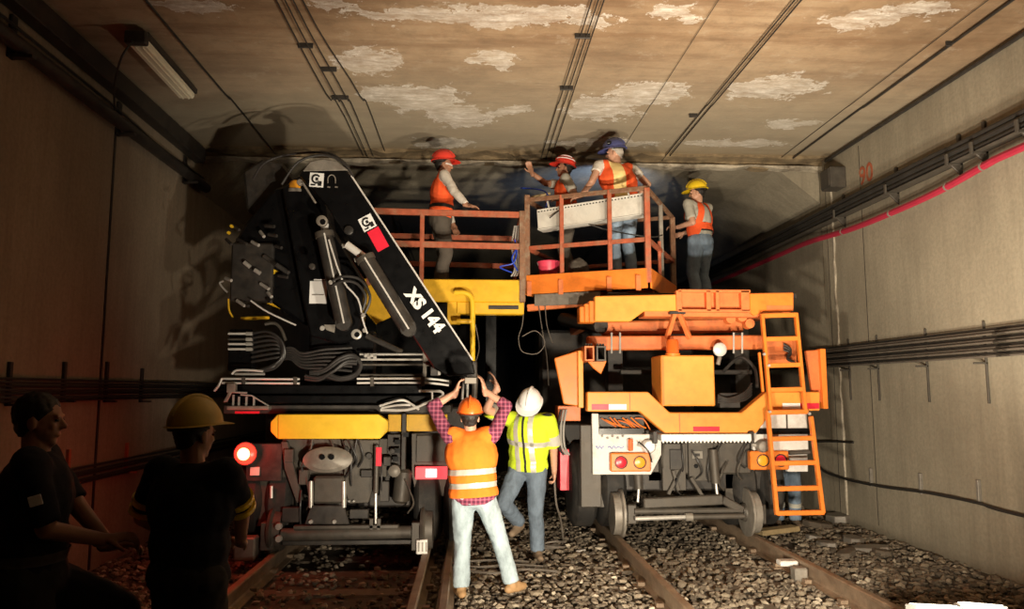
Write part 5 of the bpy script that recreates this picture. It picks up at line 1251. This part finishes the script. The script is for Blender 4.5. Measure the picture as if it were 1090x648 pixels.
# --- man with striped red helmet in the basket, reaching for the ceiling
c0 = W(605, 260, Y=9.45)
pd_ = Person((c0.x, 9.45, ZF), 1.67, (-1, .08), 'man in basket reaching up to ceiling, striped red hard hat and grey shirt', lean=(-.04, 0, .0), wide=.98)
pd_.arm('R', W(566, 184, Y=9.40), (-.2, .4, -1), (-.35, 0, 1), .3, (0, -1, 0)); pd_.arm('L', W(592, 212, Y=9.2), (.5, -.3, -.6), (-1, 0, -.1), .5, (0, .2, -1))
pd_.look((-1, -.05, .12)); pd_.body(SKIND, .008); pd_.hair(HAIR); pd_.helmet(HRED, stripe=WHITE, tilt=.05)
pd_.shirt(GREYSH, .75, -.09); pd_.trousers(GTROUS, .98, .018, flare=1.2); pd_.vest(VESTO, -.02, .022, stripes=((.12, .03),), tape=LIMET); pd_.boots(BLKB)

# --- blue-helmeted man in the basket, back turned
c0 = W(664, 260, Y=8.95)
pe_ = Person((c0.x, 8.95, ZF), 1.74, (-.35, .94), 'blue hard hat man in basket, back turned, bright vest and light jeans', lean=(-.08, .02, 0), wide=1.22)
pe_.arm('L', W(618, 209, Y=8.95), (-.3, -.5, -.7), (-.9, -.1, -.35), .4, (0, -.3, -1)); pe_.arm('R', W(676, 213, Y=9.25), (1, .2, .1), (-.7, .5, 0), .6, (-.5, 0, -1))
pe_.look((-1, .35, -.1)); pe_.body(SKIN, .008); pe_.hair(HAIRG); pe_.helmet(HBLUE, lamp=True)
pe_.shirt(WHITESH, .45, -.09); pe_.trousers(JEANM, .98, .016); v_ = pe_.vest(VESTO, -.04, .026, stripes=()); pe_.band(v_, v_.data, pe_.che-pe_.r*.15, pe_.r+pe_.sp*.08, .15, HOTV, 'hot_spot'); pe_.boots(BLKB)  # lit part of the vest back painted as a cream band

# --- yellow-helmeted man on the deck to the right
c0 = W(747, 300, Y=9.95)
pf_ = Person((c0.x, 9.95, ZK), 1.74, (-.55, .83), 'man in yellow hard hat and orange cross-back vest beside the basket', lean=(-.02, .02, 0), wide=1.08)
pf_.arm('L', pf_.base+V(-.32, .0, 1.12), (.2, -.4, -.8), (-1, .2, .1), .6, (0, 0, -1)); pf_.arm('R', pf_.base+V(-.15, .3, 1.1), (.6, .4, -.6))
pf_.look((-1, .35, -.12)); pf_.body(SKIN, .008); pf_.hair(HAIR); pf_.helmet(HYELLOW)
t_ = pf_.shirt(GREYSH, .8, -.05); pf_.trousers(JEANM, .98, .018, flare=1.2)
v_ = pf_.vest(GREYSH, .08, .014, name='shirt_back')
for g in (-1, 1): pf_.band(v_, v_.data, pf_.che+pf_.r*g*.11-pf_.r*.04, pf_.r+pf_.sp*.25*g, .085, VESTO, 'vest_strap', .010)
pf_.band(v_, v_.data, pf_.pel+pf_.sp*.14, pf_.sp, .10, VESTO, 'vest_belt', .009); pf_.belt(v_, BLKB, .12)
pf_.boots(BRNB)
for n in 'RL': MB().cyl(pf_.an[n]+UP*.04, pf_.an[n]+UP*.09, .075, n=16).build('ankle_band', LIMET, pf_.root, smooth=True)

# --- dark figure in the dull yellow helmet, back turned, near left
c0 = W(203, 560, Y=3.75)
pg_ = Person((c0.x, 3.75, 0), 1.665, (.42, .9), 'dark-uniformed man with dull yellow helmet and banded sleeves, back turned', wide=1.17)
pg_.arm('L', pg_.base+V(-.14, .30, .98), (-1, -.2, -.1), (.7, .6, 0), .6, (.5, 0, -1)); pg_.arm('R', pg_.base+V(.16, .26, .98), (1, -.25, -.1), (-.6, .7, 0), .6, (-.5, 0, -1))
pg_.look((.55, .85, -.05)); pg_.body(SKIND, .007); pg_.hair(HAIR); pg_.helmet(HDULL, tilt=.12)
s_ = pg_.shirt(NAVY, .92, -.06, .018); pg_.trousers(DTROUS, .98, .018, flare=1.2); pg_.boots(BLKB)
for n in 'RL':
    for q0 in (.60, .78):
        e, q = pg_.sh[n].lerp(pg_.el[n], q0), pg_.sh[n].lerp(pg_.el[n], q0+.09)
        MB().cyl(e, q, .080*pg_.k, .079*pg_.k, 20).build('sleeve_band', HYELLOW, s_, smooth=True)

# --- bareheaded dark figure at the far left, in profile, one foot up on a block
c0 = W(34, 560, Y=3.6)
ph_ = Person((c0.x, 3.6, 0), 1.75, (.93, .36), 'bareheaded dark-uniformed man in profile at left edge, knee raised', wide=1.08)
blk = V(-1.68, ph_.base.y+.10, 0)
ph_.leg('L', V(blk.x, blk.y, .33), ph_.f+UP*.3, ph_.f); ph_.arm('R', ph_.base+ph_.f*.30+ph_.r*.08+UP*1.07, (-.5, -.5, -.6), ph_.f+UP*.1, .7, (0, .3, -1)); ph_.arm('L', ph_.base+ph_.f*.32-ph_.r*.02+UP*1.02, (-.2, .5, -.8), ph_.f, .7, (0, 0, -1))
ph_.look((1, .2, -.04)); ph_.body(SKIND, .007); ph_.hair(HAIR, True)
s_ = ph_.shirt(NAVY, .9, -.08, .016); t_ = ph_.trousers(DTROUS, .98, .018, flare=1.2); ph_.boots(BLKB)
e, q = ph_.sh['R'].lerp(ph_.el['R'], .45), ph_.sh['R'].lerp(ph_.el['R'], .6)
MB().bar(e+ph_.r*.072, q+ph_.r*.070, .05, .008, ph_.r).build('arm_badge', WHITE, s_, .002)
ph_.band(s_, s_.data, ph_.che+ph_.sp*.06, ph_.sp+ph_.f*.3, .045, SILVER, 'chest_tape') if False else None; ph_.band(s_, s_.data, ph_.pel+ph_.sp*.06, ph_.sp, .05, GTROUS, 'belt', .008)
for n in 'L':
    a = ph_.kn[n].lerp(ph_.an[n], .45); b = ph_.kn[n].lerp(ph_.an[n], .58); MB().cyl(a, b, .083, .08, 18).build('leg_band', LIMET, t_, smooth=True)
cp = empty('concrete_block', (blk.x, blk.y, 0), 'rough concrete block under the raised foot of the bareheaded man', 'block')
MB().box((blk.x-.12, blk.y-.15, -.01), (blk.x+.13, blk.y+.15, .244)).build('block', SLEEP, cp, .02)

# --- legs in jeans glimpsed behind the ladder
c0 = W(836, 556, Z=.05)
pi_ = Person((c0.x+.02, c0.y, 0), 1.7, (-.2, -1), 'worker in jeans standing behind the orange ladder, mostly hidden', lean=(-.05, .1, 0))
pi_.body(SKIND, .010); pi_.hair(HAIR); pi_.helmet(HWHITE); pi_.shirt(DTROUS, 1.9, -.08); t_ = pi_.trousers(JEANM, .98, .018, flare=1.2); pi_.boots(BRNB)
for n in 'RL': MB().cyl(pi_.kn[n].lerp(pi_.an[n], .42), pi_.kn[n].lerp(pi_.an[n], .55), .083, .08, 18).build('leg_band', SILVER, t_, smooth=True)

# ================================================================== LOOSE THINGS
# pink bucket in the basket
c0 = W(577, 290, Y=9.05); c0.z = ZF
c0 = at(cL+u*.20+vv_*.22, ZF)
bu = empty('bucket', c0, 'pink plastic bucket on the basket floor', 'bucket')
MB().lathe(c0, UP, [(0, .10), (.24, .135), (.25, .145), (.255, .145), (.255, .13), (.02, .095)], 24).build('pail', PINK, bu, smooth=True)
MB().tube([c0+V(.14*math.cos(t), .01, .25+.0-.09*math.sin(t)) for t in np.linspace(0, math.pi, 11)], .005, 6).build('handle', PIPE, bu, smooth=True)
# bag beside it
c1 = at(cL+u*.58+vv_*.22, ZF); m = MB(); ell(m, c1+UP*.13, (V(.13, 0, 0), V(0, .1, 0), V(0, 0, .15))); ell(m, c1+UP*.05, (V(.15, 0, 0), V(0, .12, 0), V(0, 0, .07)))
o = link('sack', remesh(m, .012, 1, .015, 14, cut=[(c1+UP*.002, -UP)]), GTROUS, None, c1); ident(o, 'crumpled drab sack beside the pink bucket', 'sack')
# white perforated tray hung inside the front rail
a, b = at(cL+u*.10+vv_*.10, ZT-.14), at(cR-u*.06+vv_*.10, ZT-.06)
ty = empty('white_tray', (a+b)/2-UP*.14, 'long white perforated tray hung inside the basket rail', 'tray')
MB().bar(a-UP*.10, b-UP*.10, .02, .24).build('tray_side', TRAYW, ty, .004)
MB().bar(a-UP*.21+vv_*.09, b-UP*.21+vv_*.09, .2, .015).build('tray_base', TRAYW, ty, .003); MB().bar(a+UP*.02, b+UP*.02, .05, .02).build('tray_lip', TRAYW, ty, .004)
d = (b-a); n_ = 34
for k in range(n_):
    q = a+d*((k+.5)/n_)-vv_*.012; MB().bar(q+UP*(-.005), q+UP*.012, .018, .004, vv_).build('perforation', DARK, ty)
for g in (.12, .88): MB().bar(at(a.lerp(b, g)-vv_*.08, ZT-.03), at(a.lerp(b, g), a.lerp(b, g).z), .02, .012).build('tray_hook', PIPE, ty)
T('loose_wire', [(585, 232, 8.9), (600, 222, 8.88), (612, 230, 8.87), (640, 243, 8.8), (690, 252, 8.7), (705, 250, 8.9)], .008, CABLE, None)
o = C.objects[-1]; ident(o, 'loose black wire looped along the front of the basket', 'wire')
for k, (pl, nm) in enumerate([([(548, 255, 8.6), (550, 268, 8.62), (546, 280, 8.6), (532, 284, 8.62), (545, 290, 8.6)], 'blue cable hanging in loops by the yellow deck corner post'), ([(552, 262, 8.62), (545, 275, 8.6), (551, 288, 8.62)], 'short blue cable tail beside the deck corner post'), ([(554, 200, 9.3), (575, 202, 9.2), (583, 208, 9.1), (580, 225, 9.0)], 'blue cable draped over the basket corner')]):
    o = T('blue_cable', pl, .009, BLUEC, None); ident(o, nm, 'cable', 'blue cables')
for k in range(3):
    o = T('tool_hose', [(548+2*k, 240, 8.63), (545+3*k, 262, 8.66), (548+2*k, 285, 8.64), (544+3*k, 294, 8.63)], .010, PIPE, None); ident(o, ['left', 'middle', 'right'][k]+' one of three thin grey hoses at the deck corner', 'hose', 'hoses at the deck corner')
# pale tool lying on the basket corner
o = MB().bar(W(566, 210, Y=9.05), W(585, 206, Y=9.2), .05, .03).build('hand_trowel', TIMBER, bev=.006); ident(o, 'pale wooden float resting on the basket corner rail', 'tool')
# thin cables between the trucks
for k, pl in enumerate([[(558, 322, 8.6), (556, 345, 8.6), (552, 360, 8.6), (556, 374, 8.6), (572, 376, 8.6), (580, 364, 8.6), (570, 352, 8.6), (556, 358, 8.6)], [(573, 322, 8.9), (577, 350, 8.9), (582, 380, 8.9), (584, 410, 8.9)], [(580, 320, 8.9), (582, 345, 8.9), (588, 365, 8.9)], [(506, 345, 8.2), (510, 370, 8.2), (505, 388, 8.0)]]):
    o = T('hanging_wire', pl, .006, GCABLE, None); ident(o, ['looped wire hanging under the yellow deck', 'long thin wire hanging between the trucks', 'short thin wire beside the orange deck rollers', 'thin wire by the yellow grab rail'][k], 'wire')
# cable in the lime worker's hand and its coil on the ballast
hd = pb_.wr['L']+V(0, -.02, -.09)
g0 = W(598, 582, Z=.04)
o = MB().tube([hd, hd+V(.02, .02, -.25), V((hd.x+g0.x)/2+.03, (hd.y+g0.y)/2, .35), V(g0.x, g0.y, .06)]+[V(g0.x-.1-.12*math.cos(t), g0.y-.1+.1*math.sin(t)-.02*t, .05+.01*t) for t in np.linspace(0, 9, 14)], .011, 6, 4).build('hand_cable', GCABLE, smooth=True, origin=g0)
ident(o, 'grey cable held by the lime-jacketed worker and coiled on the ballast', 'cable')
for k in range(3):
    p = W(520+14*k, 598+5*k, Z=.05); o = MB().tube([V(p.x-.5, p.y+.1, .05), V(p.x-.2, p.y-.05*k, .06), V(p.x+.1, p.y+.08, .05), V(p.x+.4, p.y-.02, .05)], .012, 6, 5).build('ground_cable', GCABLE, smooth=True); ident(o, ['farthest', 'middle', 'nearest'][k]+' dusty cable lying on the ballast between the two workers', 'cable', 'cables on the ballast')
# ---- blue-white lamp on the far basket rail lighting the far soffit
lp = at(cBL.lerp(cBR, .55), ZT+.02)
ll = empty('basket_lamp', lp, 'small cool work lamp on the rear basket rail', 'lamp')
MB().box(lp+V(-.10, -.03, .04), lp+V(.10, .04, .16)).build('housing', DARK, ll, .01); MB().box(lp+V(-.085, .04, .055), lp+V(.085, .046, .145)).build('lens', emissive('cool_lens', (.6, .75, 1), 6), ll, .002); MB().box(lp+V(-.02, -.01, -.03), lp+V(.02, .01, .05)).build('clamp', DARK, ll, .003)
spot('cool_lamp_light', lp+V(0, .08, .10), lp+V(-.3, 1.6, .95), 75, 120, .8, (.45, .62, 1), .05)
# ---- red stop lamp light (the lamp built on the crane truck)
pl_ = bpy.data.lights.new('stop_lamp_light', 'POINT'); pl_.energy = 9; pl_.color = (1, .05, .03); pl_.shadow_soft_size = .09
o = bpy.data.objects.new('stop_lamp_light', pl_); C.objects.link(o); o.location = W(260, 483, Y=YR-.02)+V(0, -.17, 0)
# ---- work lamps on the trackbed
def floodlight(loc, tgt, label, body=DARK, yellow=True, w_=.30, h_=.22, grp='ground work lamps', handle=True, glow=4):
    L = Vector(loc); d = (Vector(tgt)-L).normalized(); r = d.cross(UP).normalized(); u2 = r.cross(d)
    fl_ = empty('work_lamp', (L.x, L.y, 0), label, 'lamp', grp)
    def slabm(name, c, a, b, c2, mat, par): 
        m = MB(); m.add([c+r*x*a+d*y*b+u2*z*c2 for x, y, z in ((-1, -1, -1), (1, -1, -1), (1, 1, -1), (-1, 1, -1), (-1, -1, 1), (1, -1, 1), (1, 1, 1), (-1, 1, 1))], [(0, 3, 2, 1), (4, 5, 6, 7), (0, 1, 5, 4), (1, 2, 6, 5), (2, 3, 7, 6), (3, 0, 4, 7)]); return m.build(name, mat, par, .006)
    hs = slabm('housing', L-d*.08, w_/2, .05, h_/2, body, fl_)
    slabm('glass', L-d*.028, w_/2-.02, .003, h_/2-.02, emissive('lamp_glass', (1, .9, .75), glow), fl_)
    for k in range(7): slabm('cooling_fin', L-d*.145+r*(k-3)*w_/8, .005, .018, h_/2-.02, body, hs)
    for k in range(18): slabm('led_dot', L-d*.022+r*(k % 9-4)*w_/11+u2*(h_/2-.045-.04*(k//9)), .005, .003, .004, DARK, hs)
    ym = YELLOWB if yellow else DARK
    for g in (-1, 1): MB().bar(V(L.x, L.y, .03)+r*g*(w_/2+.02), L-d*.08+r*g*(w_/2+.02), .02, .03).build('stand_arm', ym, fl_, .003)
    for g in (-1, 1): MB().bar(V(L.x, L.y, .035)+r*g*(w_/2+.02)-V(d.x, d.y, 0)*.18, V(L.x, L.y, .035)+r*g*(w_/2+.02)+V(d.x, d.y, 0)*.12, .025, .025).build('stand_foot', ym, fl_, .003)
    if handle: MB().tube([L-d*.08-r*(w_/2+.02)+u2*.0, L-d*.1-r*.06+u2*(h_/2+.05), L-d*.1+r*.06+u2*(h_/2+.05), L-d*.08+r*(w_/2+.02)], .011, 6, 4).build('carry_handle', ym, fl_, smooth=True)
    return fl_
for k, (loc, tgt, wt_, dg, bl, cl) in enumerate(LAMPS):
    floodlight(loc, tgt, ['square floodlight on the ballast between the tracks, below the picture', 'square floodlight on the ballast at the orange truck track, below the picture'][k])
    spot('work_lamp_light', Vector(loc)+(Vector(tgt)-Vector(loc)).normalized()*.02, tgt, wt_, dg, bl, cl, .09)
for k, (loc, tgt, wt_, dg, bl, cl) in enumerate(TWIN):
    floodlight(loc, tgt, ['left', 'right'][k]+' one of two white LED panels facing upward by the right-hand rail', WHITE, True, .25, .24, 'white floodlights by the rail', False, 5)
    spot('work_lamp_light', Vector(loc)+(Vector(tgt)-Vector(loc)).normalized()*.02, tgt, wt_, dg, bl, cl, .09)
